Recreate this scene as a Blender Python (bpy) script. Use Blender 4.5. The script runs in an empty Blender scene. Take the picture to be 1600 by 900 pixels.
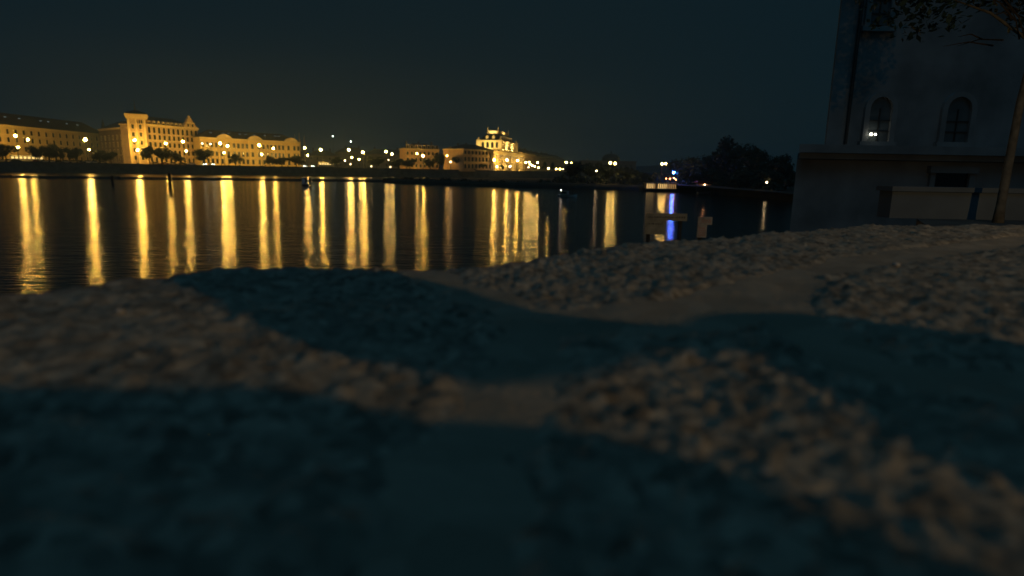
import bpy, bmesh, math, random
import numpy as np
from mathutils import Vector, Matrix

random.seed(7)
SC = bpy.context.scene
COL = SC.collection
R = math.radians

# ------------------------------------------------------------------ camera
ZC = 4.5                                  # eye height over the river
FPX = 940.0                               # focal length in pixels of the 1600 px frame
PITCH = math.atan(182.6 / FPX)
ROLL = math.atan(0.018)
F0 = Vector((0, math.cos(PITCH), -math.sin(PITCH)))
R0 = Vector((1, 0, 0))
U0 = Vector((0, math.sin(PITCH), math.cos(PITCH)))
CR = R0 * math.cos(ROLL) + U0 * math.sin(ROLL)
CU = U0 * math.cos(ROLL) - R0 * math.sin(ROLL)
cam_d = bpy.data.cameras.new('camera')
cam = bpy.data.objects.new('camera', cam_d)
COL.objects.link(cam)
m3 = Matrix((CR, CU, -F0)).transposed()
cam.matrix_world = Matrix.Translation((0, 0, ZC)) @ m3.to_4x4()
cam_d.sensor_width = 36.0
cam_d.lens = 36.0 * FPX / 1600.0
cam_d.clip_start = 0.02
cam_d.clip_end = 6000
cam_d.dof.use_dof = True
cam_d.dof.focus_distance = 5.0
cam_d.dof.aperture_fstop = 2.6
SC.camera = cam

# ------------------------------------------------------------------ night sky
w = bpy.data.worlds.new('World')
SC.world = w
w.use_nodes = True
nt = w.node_tree
nt.nodes.clear()
N = nt.nodes.new
L = nt.links.new
out = N('ShaderNodeOutputWorld')
sky = N('ShaderNodeTexSky')
sky.sky_type = 'NISHITA'
sky.sun_disc = False
sky.sun_elevation = R(-4)
sky.sun_rotation = R(200)
bg1 = N('ShaderNodeBackground')
bg1.inputs['Strength'].default_value = 0.05
L(sky.outputs['Color'], bg1.inputs['Color'])
tc = N('ShaderNodeTexCoord')
sep = N('ShaderNodeSeparateXYZ')
L(tc.outputs['Generated'], sep.inputs[0])


def wmath(op, a, b=None):
    n = N('ShaderNodeMath')
    n.operation = op
    for i, v in enumerate((a, b)):
        if v is None:
            continue
        if isinstance(v, (int, float)):
            n.inputs[i].default_value = v
        else:
            L(v, n.inputs[i])
    return n.outputs[0]


elev = wmath('MAXIMUM', sep.outputs['Z'], 0.0)
fall = wmath('EXPONENT', wmath('MULTIPLY', elev, -4.2))      # light pollution thins upwards
dot = N('ShaderNodeVectorMath')
dot.operation = 'DOT_PRODUCT'
L(tc.outputs['Generated'], dot.inputs[0])
dot.inputs[1].default_value = (-0.10, 0.98, 0.10)            # the town centre across the river
town = wmath('POWER', wmath('MAXIMUM', dot.outputs['Value'], 0.0), 6.0)
glow = wmath('MULTIPLY', fall, wmath('ADD', wmath('MULTIPLY', town, 0.85), 0.15))
mix = N('ShaderNodeMix')
mix.data_type = 'RGBA'
mix.inputs[6].default_value = (0.0019, 0.0104, 0.0164, 1)
mix.inputs[7].default_value = (0.0088, 0.0146, 0.0146, 1)
L(glow, mix.inputs[0])
bg2 = N('ShaderNodeBackground')
bg2.inputs['Strength'].default_value = 1.0
L(mix.outputs[2], bg2.inputs['Color'])
add = N('ShaderNodeAddShader')
L(bg1.outputs[0], add.inputs[0])
L(bg2.outputs[0], add.inputs[1])
L(add.outputs[0], out.inputs['Surface'])

# added teal fill light from high behind the camera, lifting the shadows
fill_sun_d = bpy.data.lights.new('fill_sun', 'SUN')
fill_sun_d.energy = 0.125
fill_sun_d.angle = R(40)
fill_sun_d.color = (0.18, 0.62, 1.0)
fill_sun = bpy.data.objects.new('fill_sun', fill_sun_d)
COL.objects.link(fill_sun)
fill_sun.rotation_euler = (R(30), 0, R(-12))

SC.view_settings.view_transform = 'Standard'
SC.view_settings.look = 'None'
SC.view_settings.exposure = 0
SC.view_settings.gamma = 1
SC.cycles.use_denoising = True
SC.cycles.max_bounces = 6
SC.cycles.sample_clamp_indirect = 4.0
SC.cycles.caustics_reflective = False
SC.cycles.caustics_refractive = False

# ------------------------------------------------------------------ helpers


def ray(px, py):
    return (CR * ((px - 800) / FPX) + CU * ((450 - py) / FPX) + F0)


def at(px, py, Y):
    d = ray(px, py)
    return Vector((0, 0, ZC)) + d * (Y / d.y)


def hor(px):
    return 253 + 0.018 * px


def gp(px, Y):
    """ground-plan point under pixel column px at depth Y"""
    p = at(px, hor(px), Y)
    return (p.x, p.y)


def on_plane(px, py, z):
    d = ray(px, py)
    t = (z - ZC) / d.z
    return Vector((0, 0, ZC)) + d * t


MATS = {}


def mat(name, color, rough=0.8, var=0.25, scale=3.0, bump=0.0, metal=0.0, coords='Object', spec=0.5):
    m = bpy.data.materials.new(name)
    m.use_nodes = True
    t = m.node_tree
    b = t.nodes['Principled BSDF']
    b.inputs['Roughness'].default_value = rough
    b.inputs['Metallic'].default_value = metal
    b.inputs['Specular IOR Level'].default_value = spec
    c = t.nodes.new('ShaderNodeTexCoord')
    n = t.nodes.new('ShaderNodeTexNoise')
    n.inputs['Scale'].default_value = scale
    n.inputs['Detail'].default_value = 6
    t.links.new(c.outputs[coords], n.inputs['Vector'])
    r = t.nodes.new('ShaderNodeMapRange')
    r.inputs['From Min'].default_value = 0.3
    r.inputs['From Max'].default_value = 0.7
    r.inputs['To Min'].default_value = 1 - var
    r.inputs['To Max'].default_value = 1 + var
    t.links.new(n.outputs['Fac'], r.inputs['Value'])
    mx = t.nodes.new('ShaderNodeVectorMath')
    mx.operation = 'SCALE'
    mx.inputs[0].default_value = color
    t.links.new(r.outputs[0], mx.inputs['Scale'])
    t.links.new(mx.outputs[0], b.inputs['Base Color'])
    if bump:
        bp = t.nodes.new('ShaderNodeBump')
        bp.inputs['Strength'].default_value = bump
        bp.inputs['Distance'].default_value = 0.02
        t.links.new(n.outputs['Fac'], bp.inputs['Height'])
        t.links.new(bp.outputs[0], b.inputs['Normal'])
    MATS[name] = m
    return m


def emis(name, color, strength):
    m = bpy.data.materials.new(name)
    m.use_nodes = True
    t = m.node_tree
    t.nodes.clear()
    o = t.nodes.new('ShaderNodeOutputMaterial')
    e = t.nodes.new('ShaderNodeEmission')
    e.inputs['Color'].default_value = (*color, 1)
    e.inputs['Strength'].default_value = strength
    t.links.new(e.outputs[0], o.inputs['Surface'])
    MATS[name] = m
    return m


class MB:
    def __init__(self):
        self.v = []
        self.f = []

    def box(self, x0, x1, y0, y1, z0, z1):
        i = len(self.v)
        self.v += [(x0, y0, z0), (x1, y0, z0), (x1, y1, z0), (x0, y1, z0),
                   (x0, y0, z1), (x1, y0, z1), (x1, y1, z1), (x0, y1, z1)]
        self.f += [(i, i+3, i+2, i+1), (i+4, i+5, i+6, i+7), (i, i+1, i+5, i+4),
                   (i+1, i+2, i+6, i+5), (i+2, i+3, i+7, i+6), (i+3, i, i+4, i+7)]
        return self

    def loft(self, rings, cap=True):
        """rings: lists of equally many points"""
        i = len(self.v)
        n = len(rings[0])
        for r in rings:
            self.v += [tuple(p) for p in r]
        for k in range(len(rings)-1):
            for j in range(n):
                a = i + k*n + j
                b = i + k*n + (j+1) % n
                self.f.append((a, b, b+n, a+n))
        if cap:
            self.f.append(tuple(i + j for j in reversed(range(n))))
            self.f.append(tuple(i + (len(rings)-1)*n + j for j in range(n)))
        return self

    def lathe(self, prof, n=10, cx=0, cy=0, sy=1.0):
        rings = []
        for r, z in prof:
            rings.append([(cx + r*math.cos(2*math.pi*j/n), cy + sy*r*math.sin(2*math.pi*j/n), z) for j in range(n)])
        return self.loft(rings)

    def tube(self, pts, rads, n=8):
        rings = []
        for k, p in enumerate(pts):
            p = Vector(p)
            d = (Vector(pts[min(k+1, len(pts)-1)]) - Vector(pts[max(k-1, 0)])).normalized()
            a = d.cross(Vector((0.13, 1, 0.07)))
            if a.length < 0.1:
                a = d.cross(Vector((1, 0, 0)))
            a.normalize()
            b = d.cross(a)
            r = rads[k] if isinstance(rads, (list, tuple)) else rads
            rings.append([p + a*(r*math.cos(2*math.pi*j/n)) + b*(r*math.sin(2*math.pi*j/n)) for j in range(n)])
        return self.loft(rings)

    def prism(self, poly, y0, y1):
        """polygon in xz extruded along y"""
        i = len(self.v)
        n = len(poly)
        self.v += [(x, y0, z) for x, z in poly] + [(x, y1, z) for x, z in poly]
        self.f.append(tuple(i + j for j in range(n)))
        self.f.append(tuple(i + n + j for j in reversed(range(n))))
        for j in range(n):
            k = (j+1) % n
            self.f.append((i+j, i+n+j, i+n+k, i+k))
        return self

    def slab(self, poly, z0, z1):
        i = len(self.v)
        n = len(poly)
        self.v += [(x, y, z0) for x, y in poly] + [(x, y, z1) for x, y in poly]
        self.f.append(tuple(i + j for j in reversed(range(n))))
        self.f.append(tuple(i + n + j for j in range(n)))
        for j in range(n):
            k = (j+1) % n
            self.f.append((i+j, i+k, i+n+k, i+n+j))
        return self

    def ball(self, c, r, n=10, k=6, sz=1.0):
        prof = []
        rings = []
        for a in range(k+1):
            t = -math.pi/2 + math.pi*a/k
            rr = max(r*math.cos(t), r*0.04)
            rings.append([(c[0] + rr*math.cos(2*math.pi*j/n), c[1] + rr*math.sin(2*math.pi*j/n), c[2] + sz*r*math.sin(t)) for j in range(n)])
        return self.loft(rings)

    def mesh(self, name, m):
        me = bpy.data.meshes.new(name)
        me.from_pydata(self.v, [], self.f)
        if m is not None:
            me.materials.append(MATS[m] if isinstance(m, str) else m)
        me.update()
        return me

    def build(self, name, m, parent=None, smooth=False, recalc=True):
        me = self.mesh(name, m)
        if recalc:
            bm = bmesh.new()
            bm.from_mesh(me)
            bmesh.ops.recalc_face_normals(bm, faces=bm.faces)
            bm.to_mesh(me)
            bm.free()
        if smooth:
            for p in me.polygons:
                p.use_smooth = True
        return put(name, me, parent)


def put(name, me, parent=None, loc=(0, 0, 0), rz=0, scale=None):
    o = bpy.data.objects.new(name, me)
    COL.objects.link(o)
    o.parent = parent
    o.location = loc
    o.rotation_euler = (0, 0, rz)
    if scale:
        o.scale = scale
    return o


def tag(o, label=None, cat=None, group=None, kind=None):
    if label:
        o['label'] = label
    if cat:
        o['category'] = cat
    if group:
        o['group'] = group
    if kind:
        o['kind'] = kind
    return o


def thing(name, label, cat, loc=(0, 0, 0), rz=0, group=None):
    o = put(name, None, None, loc, rz)
    o.empty_display_size = 0.2
    return tag(o, label, cat, group)


ORD = ['first', 'second', 'third', 'fourth', 'fifth', 'sixth', 'seventh', 'eighth', 'ninth', 'tenth', 'eleventh',
       'twelfth', 'thirteenth', 'fourteenth', 'fifteenth', 'sixteenth', 'seventeenth', 'eighteenth', 'nineteenth', 'twentieth']

# ------------------------------------------------------------------ materials
mat('plaster_cream', (0.60, 0.46, 0.22), 0.85, 0.12, 0.3)
mat('plaster_gold', (0.70, 0.53, 0.21), 0.85, 0.10, 0.3)
mat('plaster_rose', (0.47, 0.34, 0.19), 0.85, 0.18, 0.35)
mat('plaster_rose_shaded', (0.20, 0.14, 0.09), 0.85, 0.18, 0.35)  # rose plaster darkened, the wing's shade put into its colour
mat('plaster_ochre', (0.55, 0.36, 0.18), 0.85, 0.15, 0.3)
mat('garden_plaster', (0.14, 0.165, 0.19), 0.9, 0.2, 1.2, 0.3)
mat('plaster_grey', (0.24, 0.25, 0.255), 0.9, 0.35, 0.55, 0.3)
mat('plaster_dim', (0.16, 0.14, 0.12), 0.9, 0.25, 0.2)
mat('sandstone', (0.66, 0.52, 0.26), 0.85, 0.15, 0.4)
mat('trim_stone', (0.64, 0.52, 0.28), 0.8, 0.12, 0.5)
mat('roof_slate', (0.035, 0.040, 0.045), 0.6, 0.3, 1.5)
mat('roof_tile', (0.03, 0.02, 0.018), 0.8, 0.3, 2.0)
mat('roof_copper', (0.02, 0.024, 0.022), 0.55, 0.3, 1.0)
mat('glass_sky_tint', (0.10, 0.12, 0.13), 0.12, 0.3, 1.0)  # base colour raised to stand in for sky reflected in the panes
mat('leaf_near', (0.04, 0.09, 0.085), 0.6, 0.4, 0.8)
mat('glass_dark', (0.012, 0.014, 0.018), 0.15, 0.2, 1.0)
mat('iron', (0.03, 0.032, 0.035), 0.5, 0.3, 4.0)
mat('quay_stone', (0.10, 0.095, 0.09), 0.9, 0.4, 0.4, 0.4)
mat('quay_ground', (0.07, 0.065, 0.06), 0.9, 0.3, 0.2)
mat('island_soil', (0.035, 0.04, 0.03), 0.95, 0.4, 0.3)
mat('leaf', (0.025, 0.045, 0.022), 0.7, 0.5, 0.8)
mat('leaf_pale', (0.035, 0.05, 0.028), 0.7, 0.5, 0.8)
mat('leaf_deep', (0.02, 0.04, 0.024), 0.7, 0.5, 0.8)
mat('bark', (0.06, 0.045, 0.032), 0.9, 0.4, 3.0, 0.5)
mat('bark_pale', (0.15, 0.13, 0.10), 0.9, 0.35, 9.0, 0.8)
mat('timber_wet', (0.03, 0.028, 0.025), 0.6, 0.4, 0.6, 0.3)
mat('car_white', (0.75, 0.75, 0.73), 0.3, 0.05)
mat('car_silver', (0.45, 0.46, 0.47), 0.3, 0.05, 3, 0, 0.6)
mat('car_black', (0.02, 0.02, 0.022), 0.3, 0.05)
mat('car_red', (0.30, 0.03, 0.025), 0.3, 0.05)
mat('car_blue', (0.03, 0.06, 0.20), 0.3, 0.05)
mat('car_beige', (0.5, 0.43, 0.3), 0.3, 0.05)
mat('rubber', (0.015, 0.015, 0.015), 0.9, 0.2)
mat('paint_white', (0.75, 0.74, 0.70), 0.6, 0.12, 4.0)
mat('sign_cream', (0.24, 0.22, 0.17), 0.6, 0.3, 9.0)
mat('sign_white', (0.33, 0.29, 0.26), 0.6, 0.3, 9.0)
mat('pebble_pale', (0.45, 0.40, 0.36), 0.7, 0.2, 90)
mat('paint_red', (0.42, 0.06, 0.05), 0.6, 0.2, 4.0)
mat('paint_black', (0.02, 0.02, 0.02), 0.6, 0.2, 4.0)
mat('paint_cream', (0.40, 0.37, 0.29), 0.6, 0.12, 4.0)
mat('caster_olive', (0.09, 0.085, 0.05), 0.9, 0.3, 30, 0.4)
mat('caster_navy', (0.03, 0.04, 0.07), 0.9, 0.3, 30, 0.4)
mat('webbing', (0.02, 0.02, 0.02), 0.8, 0.2, 40)
mat('paving', (0.12, 0.11, 0.10), 0.9, 0.3, 2.0, 0.4)
mat('hill_dark', (0.02, 0.022, 0.02), 0.95, 0.3, 0.05)
LAMP = 720.0
FLOOD = 0.12
SOD = (1.0, 0.55, 0.09)
emis('glow_big', SOD, LAMP)
emis('glow_mid', SOD, LAMP * 0.55)
emis('glow_small', (1.0, 0.60, 0.14), LAMP * 0.22)
emis('glow_faint', (1.0, 0.7, 0.35), LAMP * 0.03)
emis('glow_white', (0.85, 1.0, 0.85), 25.0)
emis('glow_blue', (0.03, 0.16, 1.0), LAMP * 0.6)
emis('glow_red', (1.0, 0.28, 0.08), 60.0)
emis('lit_window', (1.0, 0.68, 0.22), 1.6)
emis('lit_pane_dim', (1.0, 0.72, 0.3), 0.5)
emis('lit_cool', (0.55, 0.75, 0.75), 0.16)
emis('bulb_white', (1.0, 0.95, 0.75), 7.0)

# ------------------------------------------------------------------ water
def water_material():
    m = bpy.data.materials.new('river_water')
    m.use_nodes = True
    t = m.node_tree
    b = t.nodes['Principled BSDF']
    b.inputs['Base Color'].default_value = (0.006, 0.011, 0.012, 1)
    b.inputs['Roughness'].default_value = 0.13
    b.inputs['IOR'].default_value = 1.333
    c = t.nodes.new('ShaderNodeTexCoord')
    hs = None
    for sc, st, stren in (((0.22, 0.75, 1), 1.0, 0.035), ((0.7, 3.0, 1), 1.0, 0.046)):
        mp = t.nodes.new('ShaderNodeMapping')
        mp.inputs['Scale'].default_value = sc
        t.links.new(c.outputs['Object'], mp.inputs['Vector'])
        n = t.nodes.new('ShaderNodeTexNoise')
        n.inputs['Scale'].default_value = 1.0
        n.inputs['Detail'].default_value = 3
        n.inputs['Roughness'].default_value = 0.5
        t.links.new(mp.outputs[0], n.inputs['Vector'])
        s = t.nodes.new('ShaderNodeMath')
        s.operation = 'MULTIPLY'
        s.inputs[1].default_value = stren
        t.links.new(n.outputs['Fac'], s.inputs[0])
        if hs is None:
            hs = s.outputs[0]
        else:
            a = t.nodes.new('ShaderNodeMath')
            t.links.new(hs, a.inputs[0])
            t.links.new(s.outputs[0], a.inputs[1])
            hs = a.outputs[0]
    bp = t.nodes.new('ShaderNodeBump')
    bp.inputs['Strength'].default_value = 1.0
    bp.inputs['Distance'].default_value = 1.0
    t.links.new(hs, bp.inputs['Height'])
    t.links.new(bp.outputs[0], b.inputs['Normal'])
    return m


MATS['water'] = water_material()
b = MB()
b.v = [(-1500, -60, 0), (1500, -60, 0), (1500, 900, 0), (-1500, 900, 0)]
b.f = [(0, 1, 2, 3)]
tag(b.build('river_water', 'water', recalc=False), kind='structure')

# ------------------------------------------------------------------ the far bank
QZ = 4.8
Q = [(-620, 150), gp(-120, 268), gp(0, 282), gp(250, 313), gp(500, 345), gp(700, 375), gp(900, 420), gp(1100, 500), (700, 640)]
b = MB()
b.slab(Q + [(900, 1500), (-1300, 1500), (-1300, 300)], -1.0, QZ - 0.25)
tag(b.build('far_bank_ground', 'quay_ground'), kind='structure')
b = MB()
for k in range(len(Q)-1):
    a, c = Vector(Q[k]), Vector(Q[k+1])
    d = (c-a).normalized()
    nrm = Vector((d.y, -d.x))
    f0, f1 = a + nrm*0.9, c + nrm*0.9
    i = len(b.v)
    b.v += [(f0.x+nrm.x*.5, f0.y+nrm.y*.5, -1), (f1.x+nrm.x*.5, f1.y+nrm.y*.5, -1), (f1.x, f1.y, QZ-.35), (f0.x, f0.y, QZ-.35),
            (a.x, a.y, QZ-.35), (c.x, c.y, QZ-.35), (a.x, a.y, -1), (c.x, c.y, -1)]
    b.f += [(i, i+1, i+2, i+3), (i+3, i+2, i+5, i+4), (i+4, i+5, i+7, i+6)]
qw = thing('quay_wall', 'long dark stone quay wall along the far river bank', 'wall')
b.build('wall_face', 'quay_stone', qw, recalc=False)
b = MB()
for k in range(len(Q)-1):
    a, c = Vector(Q[k]), Vector(Q[k+1])
    d = (c-a).normalized()
    nrm = Vector((d.y, -d.x))
    i = len(b.v)
    for p in (a, c):
        for off, z in ((1.05, QZ-.35), (1.05, QZ), (.5, QZ), (.5, QZ-.35)):
            q = p + nrm*off
            b.v.append((q.x, q.y, z))
    b.f += [(i, i+4, i+5, i+1), (i+1, i+5, i+6, i+2), (i+2, i+6, i+7, i+3)]
b.build('coping', 'quay_stone', qw, recalc=False)


def qy(px):
    """depth of the quay line under pixel column px"""
    xs = [-120, 0, 250, 500, 700, 900, 1100]
    ys = [268, 282, 313, 345, 375, 420, 500]
    return float(np.interp(px, xs, ys))


# weir: a low dark timber crest across the river in front of the quay
weir = thing('river_weir', 'low dark timber weir crossing the river before the far quay', 'weir')
wp = [(-230, 168), gp(-60, 176), gp(150, 186), gp(350, 198), gp(480, 208), gp(600, 216)]
b = MB()
for k in range(len(wp)-1):
    a, c = Vector(wp[k]), Vector(wp[k+1])
    i = len(b.v)
    for p in (a, c):
        b.v += [(p.x, p.y-2.5, -.4), (p.x, p.y-.6, .62), (p.x, p.y+.6, .62), (p.x, p.y+.9, -.4)]
    b.f += [(i, i+4, i+5, i+1), (i+1, i+5, i+6, i+2), (i+2, i+6, i+7, i+3)]
b.build('crest_beam', 'timber_wet', weir, recalc=False)
post_me = MB().lathe([(.22, -.5), (.22, .8), (.12, .95)], 8).mesh('weir_post', 'timber_wet')
for k in range(26):
    t = k/25*(len(wp)-1.001)
    a = Vector(wp[int(t)]).lerp(Vector(wp[int(t)+1]), t-int(t))
    put('post', post_me, weir, (a.x, a.y-2.7, 0))

# ------------------------------------------------------------------ windows and houses
WIN = {}


def window_meshes(wd, ht, arch, frame, pane):
    key = (round(wd, 2), round(ht, 2), arch, frame, pane)
    if key in WIN:
        return WIN[key]
    t = 0.22
    f = MB()
    f.box(-wd/2-t, -wd/2, -.16, .02, 0, ht)
    f.box(wd/2, wd/2+t, -.16, .02, 0, ht)
    f.box(-wd/2-t-.1, wd/2+t+.1, -.24, .02, -.2, -.002)
    p = MB()
    if arch:
        r = wd/2
        n = 8
        for k in range(n):
            a0, a1 = math.pi*k/n, math.pi*(k+1)/n
            i = len(f.v)
            for y in (-.16, .02):
                for rr, a in ((r, a0), (r+t, a0), (r+t, a1), (r, a1)):
                    f.v.append((rr*math.cos(a), y, ht+rr*math.sin(a)))
            f.f += [(i, i+1, i+2, i+3), (i, i+3, i+7, i+4), (i+1, i+5, i+6, i+2)]
        pts = [(-r, 0), (r, 0)] + [(r*math.cos(math.pi*k/n), ht + r*math.sin(math.pi*k/n)) for k in range(n+1)]
        pts = [(-r, 0), (r, 0)] + [(r*math.cos(math.pi*k/n), ht + r*math.sin(math.pi*k/n)) for k in range(0, n+1)]
        p.prism(pts, -.03, .02)
    else:
        f.box(-wd/2-t-.1, wd/2+t+.1, -.26, .02, ht+.002, ht+.3)
        p.box(-wd/2, wd/2, -.03, .02, 0, ht)
    m = MB()
    m.box(-.022, .022, -.08, -.031, 0, ht)
    m.box(-wd/2, wd/2, -.075, -.032, ht*.62, ht*.62+.045)
    m.box(-wd/2, wd/2, -.075, -.032, ht*.3, ht*.3+.04)
    res = (f.mesh('window', frame), p.mesh('pane', pane), m.mesh('mullion', 'iron'))
    WIN[key] = res
    return res


def add_window(parent, x, y, z, wd, ht, arch=False, frame='trim_stone', pane='glass_dark', rz=0, mull=False):
    fm, pm, mm = window_meshes(wd, ht, arch, frame, pane)
    o = put('window', fm, parent, (x, y, z), rz)
    put('pane', pm, o)
    if mull:
        put('mullion', mm, o)
    return o


def hip_roof(b, x0, x1, y0, y1, z, h, inset=None):
    d = (y1-y0)/2 if inset is None else inset
    i = len(b.v)
    b.v += [(x0, y0, z), (x1, y0, z), (x1, y1, z), (x0, y1, z), (x0+d, (y0+y1)/2, z+h), (x1-d, (y0+y1)/2, z+h)]
    b.f += [(i, i+1, i+5, i+4), (i+1, i+2, i+5), (i+2, i+3, i+4, i+5), (i+3, i, i+4), (i+3, i+2, i+1, i)]


def house(name, label, A, B, zb, ze, depth, roof_h, cols, row_z, win, wall='plaster_cream', roof='roof_tile',
          arch=False, pane='glass_dark', skip=(), skylights=0, chimneys=0, cornice=True, lit=(), courses=(), sl_mat='lit_cool', cat='building'):
    A, B = Vector(A), Vector(B)
    d = B - A
    Ln = d.length
    e = thing(name, label, cat, (A.x, A.y, zb), math.atan2(d.y, d.x))
    H = ze - zb
    MB().box(0, Ln, 0, depth, -1, H).build('wall', wall, e)
    if cornice:
        b = MB()
        b.box(-.5, Ln+.5, -.6, depth+.5, H+.003, H+.5)
        b.box(-.25, Ln+.25, -.3, -.003, H-.6, H-.003)
        b.build('cornice', 'trim_stone' if wall != 'plaster_dim' else wall, e)
    for z in courses:
        MB().box(-.05, Ln+.05, -.2, -.003, z, z+.35).build('string_course', 'trim_stone', e)
    b = MB()
    hip_roof(b, -.4, Ln+.4, -.4, depth+.4, H+(.505 if cornice else .004), roof_h)
    rf = b.build('roof', roof, e)
    for r, z in enumerate(row_z):
        for c in range(cols):
            if (c, r) in skip:
                continue
            x = Ln*(c+.5)/cols
            add_window(e, x, -.004, z, win[0], win[1], arch and r == arch-1, 'trim_stone' if wall != 'plaster_dim' else wall,
                       'lit_window' if (c, r) in lit else pane)
    if skylights:
        me = MB().box(-.7, .7, -.25, .25, -.05, .12).mesh('skylight', sl_mat)
        for k in range(skylights):
            x = Ln*(.12 + .76*(k + random.uniform(.1, .9))/skylights)
            o = put('skylight', me, rf, (x, depth*.3, H+.5+roof_h*.66))
            o.rotation_euler = (math.atan2(roof_h, depth/2), 0, 0)
    if chimneys:
        me = MB().box(-.5, .5, -.4, .4, -1.5, 1.6).box(-.6, .6, -.5, .5, 1.6, 1.8).mesh('chimney', 'plaster_dim')
        for k in range(chimneys):
            put('chimney', me, rf, (Ln*(k+.5)/chimneys + random.uniform(-1.5, 1.5), depth*.5, H+.5+roof_h*.85))
    return e


# long building at far left
zt = lambda px, py, Y: at(px, py, Y).z
b1 = house('long_palace', 'long three-storey cream building with dark roof at the far left of the quay', gp(-2, 302), gp(168, 388),
           QZ, 22.2, 16, 6.5, 16, (1.0, 5.2, 9.6, 13.6), (1.5, 2.3), 'plaster_cream', 'roof_tile', skylights=6, courses=(4.3, 12.9))

# corner building with square tower
T0 = gp(205, 323)
T1 = gp(234, 327)
b2 = house('corner_palace', 'ornate five-storey corner palace with square tower and stepped gable', gp(234, 329), gp(313, 362),
           QZ, 25.3, 18, 4.5, 11, (1.2, 5.2, 9.2, 13.0, 16.4), (1.5, 2.4), 'plaster_rose', 'roof_slate', arch=5, courses=(4.4, 12.4))
L2 = (Vector(gp(313, 362)) - Vector(gp(234, 329))).length
# dormers on its roof
dm = MB().box(-.8, .8, -.6, 2, 0, 1.7)
dm.prism([(-1, 1.7), (1, 1.7), (0, 2.7)], -.7, 2)
dme = dm.mesh('dormer', 'trim_stone')
for k in range(8):
    o = put('dormer', dme, b2, (2.5 + k*(L2-14)/7, 1.0, 20.4))
    put('pane', MB().box(-.45, .45, -.05, .05, .25, 1.5).mesh('pane', 'glass_dark'), o, (0, -.63, 0))
# gable at the right end
g = MB()
gx = L2 - 5.5
gz = lambda z: 20 + (z-20)*.64
g.prism([(gx+dx, gz(z)) for dx, z in ((-4.6, 20), (5.2, 20), (5.2, 22.4), (3.9, 23.2), (3.1, 25.6), (2.3, 26.2), (1.8, 28.2), (1.3, 28.6), (.9, 30.0),
         (-.9, 30.0), (-1.3, 28.6), (-1.8, 28.2), (-2.3, 26.2), (-3.1, 25.6), (-3.9, 23.2), (-4.6, 22.4))], -.45, 1.2)
gb = g.build('gable', 'plaster_rose', b2)
MB().ball((gx, .3, gz(30)+.6), .7).build('finial', 'trim_stone', gb)
MB().box(gx-4.7, gx+5.3, -.7, -.46, 20.2, 20.6).box(gx-3.3, gx+3.3, -.65, -.46, gz(25.4), gz(25.4)+.4).build('moulding', 'trim_stone', gb)
for xx, zz in ((gx-1.6, 21.4), (gx+1.6, 21.4)):
    add_window(gb, xx, -.452, zz, 1.1, 1.6)
# tower
tw = thing('corner_tower', 'square pale tower with flat bracketed top at the corner palace', 'tower', (T0[0], T0[1], QZ), math.atan2(T1[1]-T0[1], T1[0]-T0[0]))
LT = (Vector(T1)-Vector(T0)).length
TH = zt(218, 177, 324) - QZ
MB().box(0, LT-.02, 0, 10, -1, TH-2.6).build('wall', 'plaster_rose', tw)
b = MB()
b.box(-.5, LT+.5, -.5, 10.5, TH-2.6, TH-1.9)
b.box(-.7, LT+.7, -.7, 10.7, TH-1.897, TH-1.2)
b.box(-1.0, LT+1.0, -1.0, 11, TH-1.197, TH-.3)
b.box(-.6, LT+.6, -.6, 10.6, TH-.297, TH)
b.build('cornice', 'trim_stone', tw)
for xx in (.2, LT*.42, LT-1.1):
    MB().box(xx, xx+.9, -.35, -.003, 0, TH-2.7).build('pilaster', 'trim_stone', tw)
b = MB()
hip_roof(b, -1, LT+1, -1, 11, TH+.004, 2.0, 4.5)
rf = b.build('roof', 'roof_slate', tw)
MB().lathe([(.5, TH+1.8), (.25, TH+4), (.06, TH+8)], 8, LT*.45, 5).build('spire', 'roof_slate', rf)
for z in (2, 6, 10, 14, 18):
    for xx in (LT*.28, LT*.68):
        add_window(tw, xx, -.004, z, 1.2, 2.2)
for k in range(4):
    MB().box(LT*.5+k*1.0, LT*.5+k*1.0+.6, -.05, .02, TH-4.9, TH-3.2).build('belvedere_opening', 'glass_dark', tw)
# its receding left wing
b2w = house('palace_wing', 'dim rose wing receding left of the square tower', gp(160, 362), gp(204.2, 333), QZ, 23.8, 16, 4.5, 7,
            (1.2, 5.2, 9.2, 13.0), (1.4, 2.3), 'plaster_rose_shaded', 'roof_slate', courses=(4.4,))
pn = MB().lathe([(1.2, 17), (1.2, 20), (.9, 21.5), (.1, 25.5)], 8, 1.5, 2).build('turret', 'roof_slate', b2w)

# golden building
b3 = house('golden_palace', 'broad golden three-storey building with two small pediments and dark roof', gp(315.5, 352), gp(470, 398),
           QZ, 20.0, 16, 4.6, 24, (1.0, 5.4, 10.2), (1.5, 2.7), 'plaster_gold', 'roof_tile', skylights=9, courses=(4.5, 9.2))
L3 = (Vector(gp(470, 398)) - Vector(gp(315.5, 352))).length
for fx in (.22, .52, .9):
    xx = L3*fx
    g = MB()
    g.box(xx-4, xx+4, -.55, -.02, .2, 15.1)
    g.build('bay', 'plaster_gold', b3)
    MB().prism([(xx-4.6, 15.75), (xx+4.6, 15.75), (xx+3, 17.2), (xx, 18.2), (xx-3, 17.2)], -.9, .6).build('pediment', 'trim_stone', b3)
    for z in (1.0, 5.4, 10.2):
        for dx in (-2, 2):
            add_window(b3, xx+dx, -.555, z, 1.5, 2.7)

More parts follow.
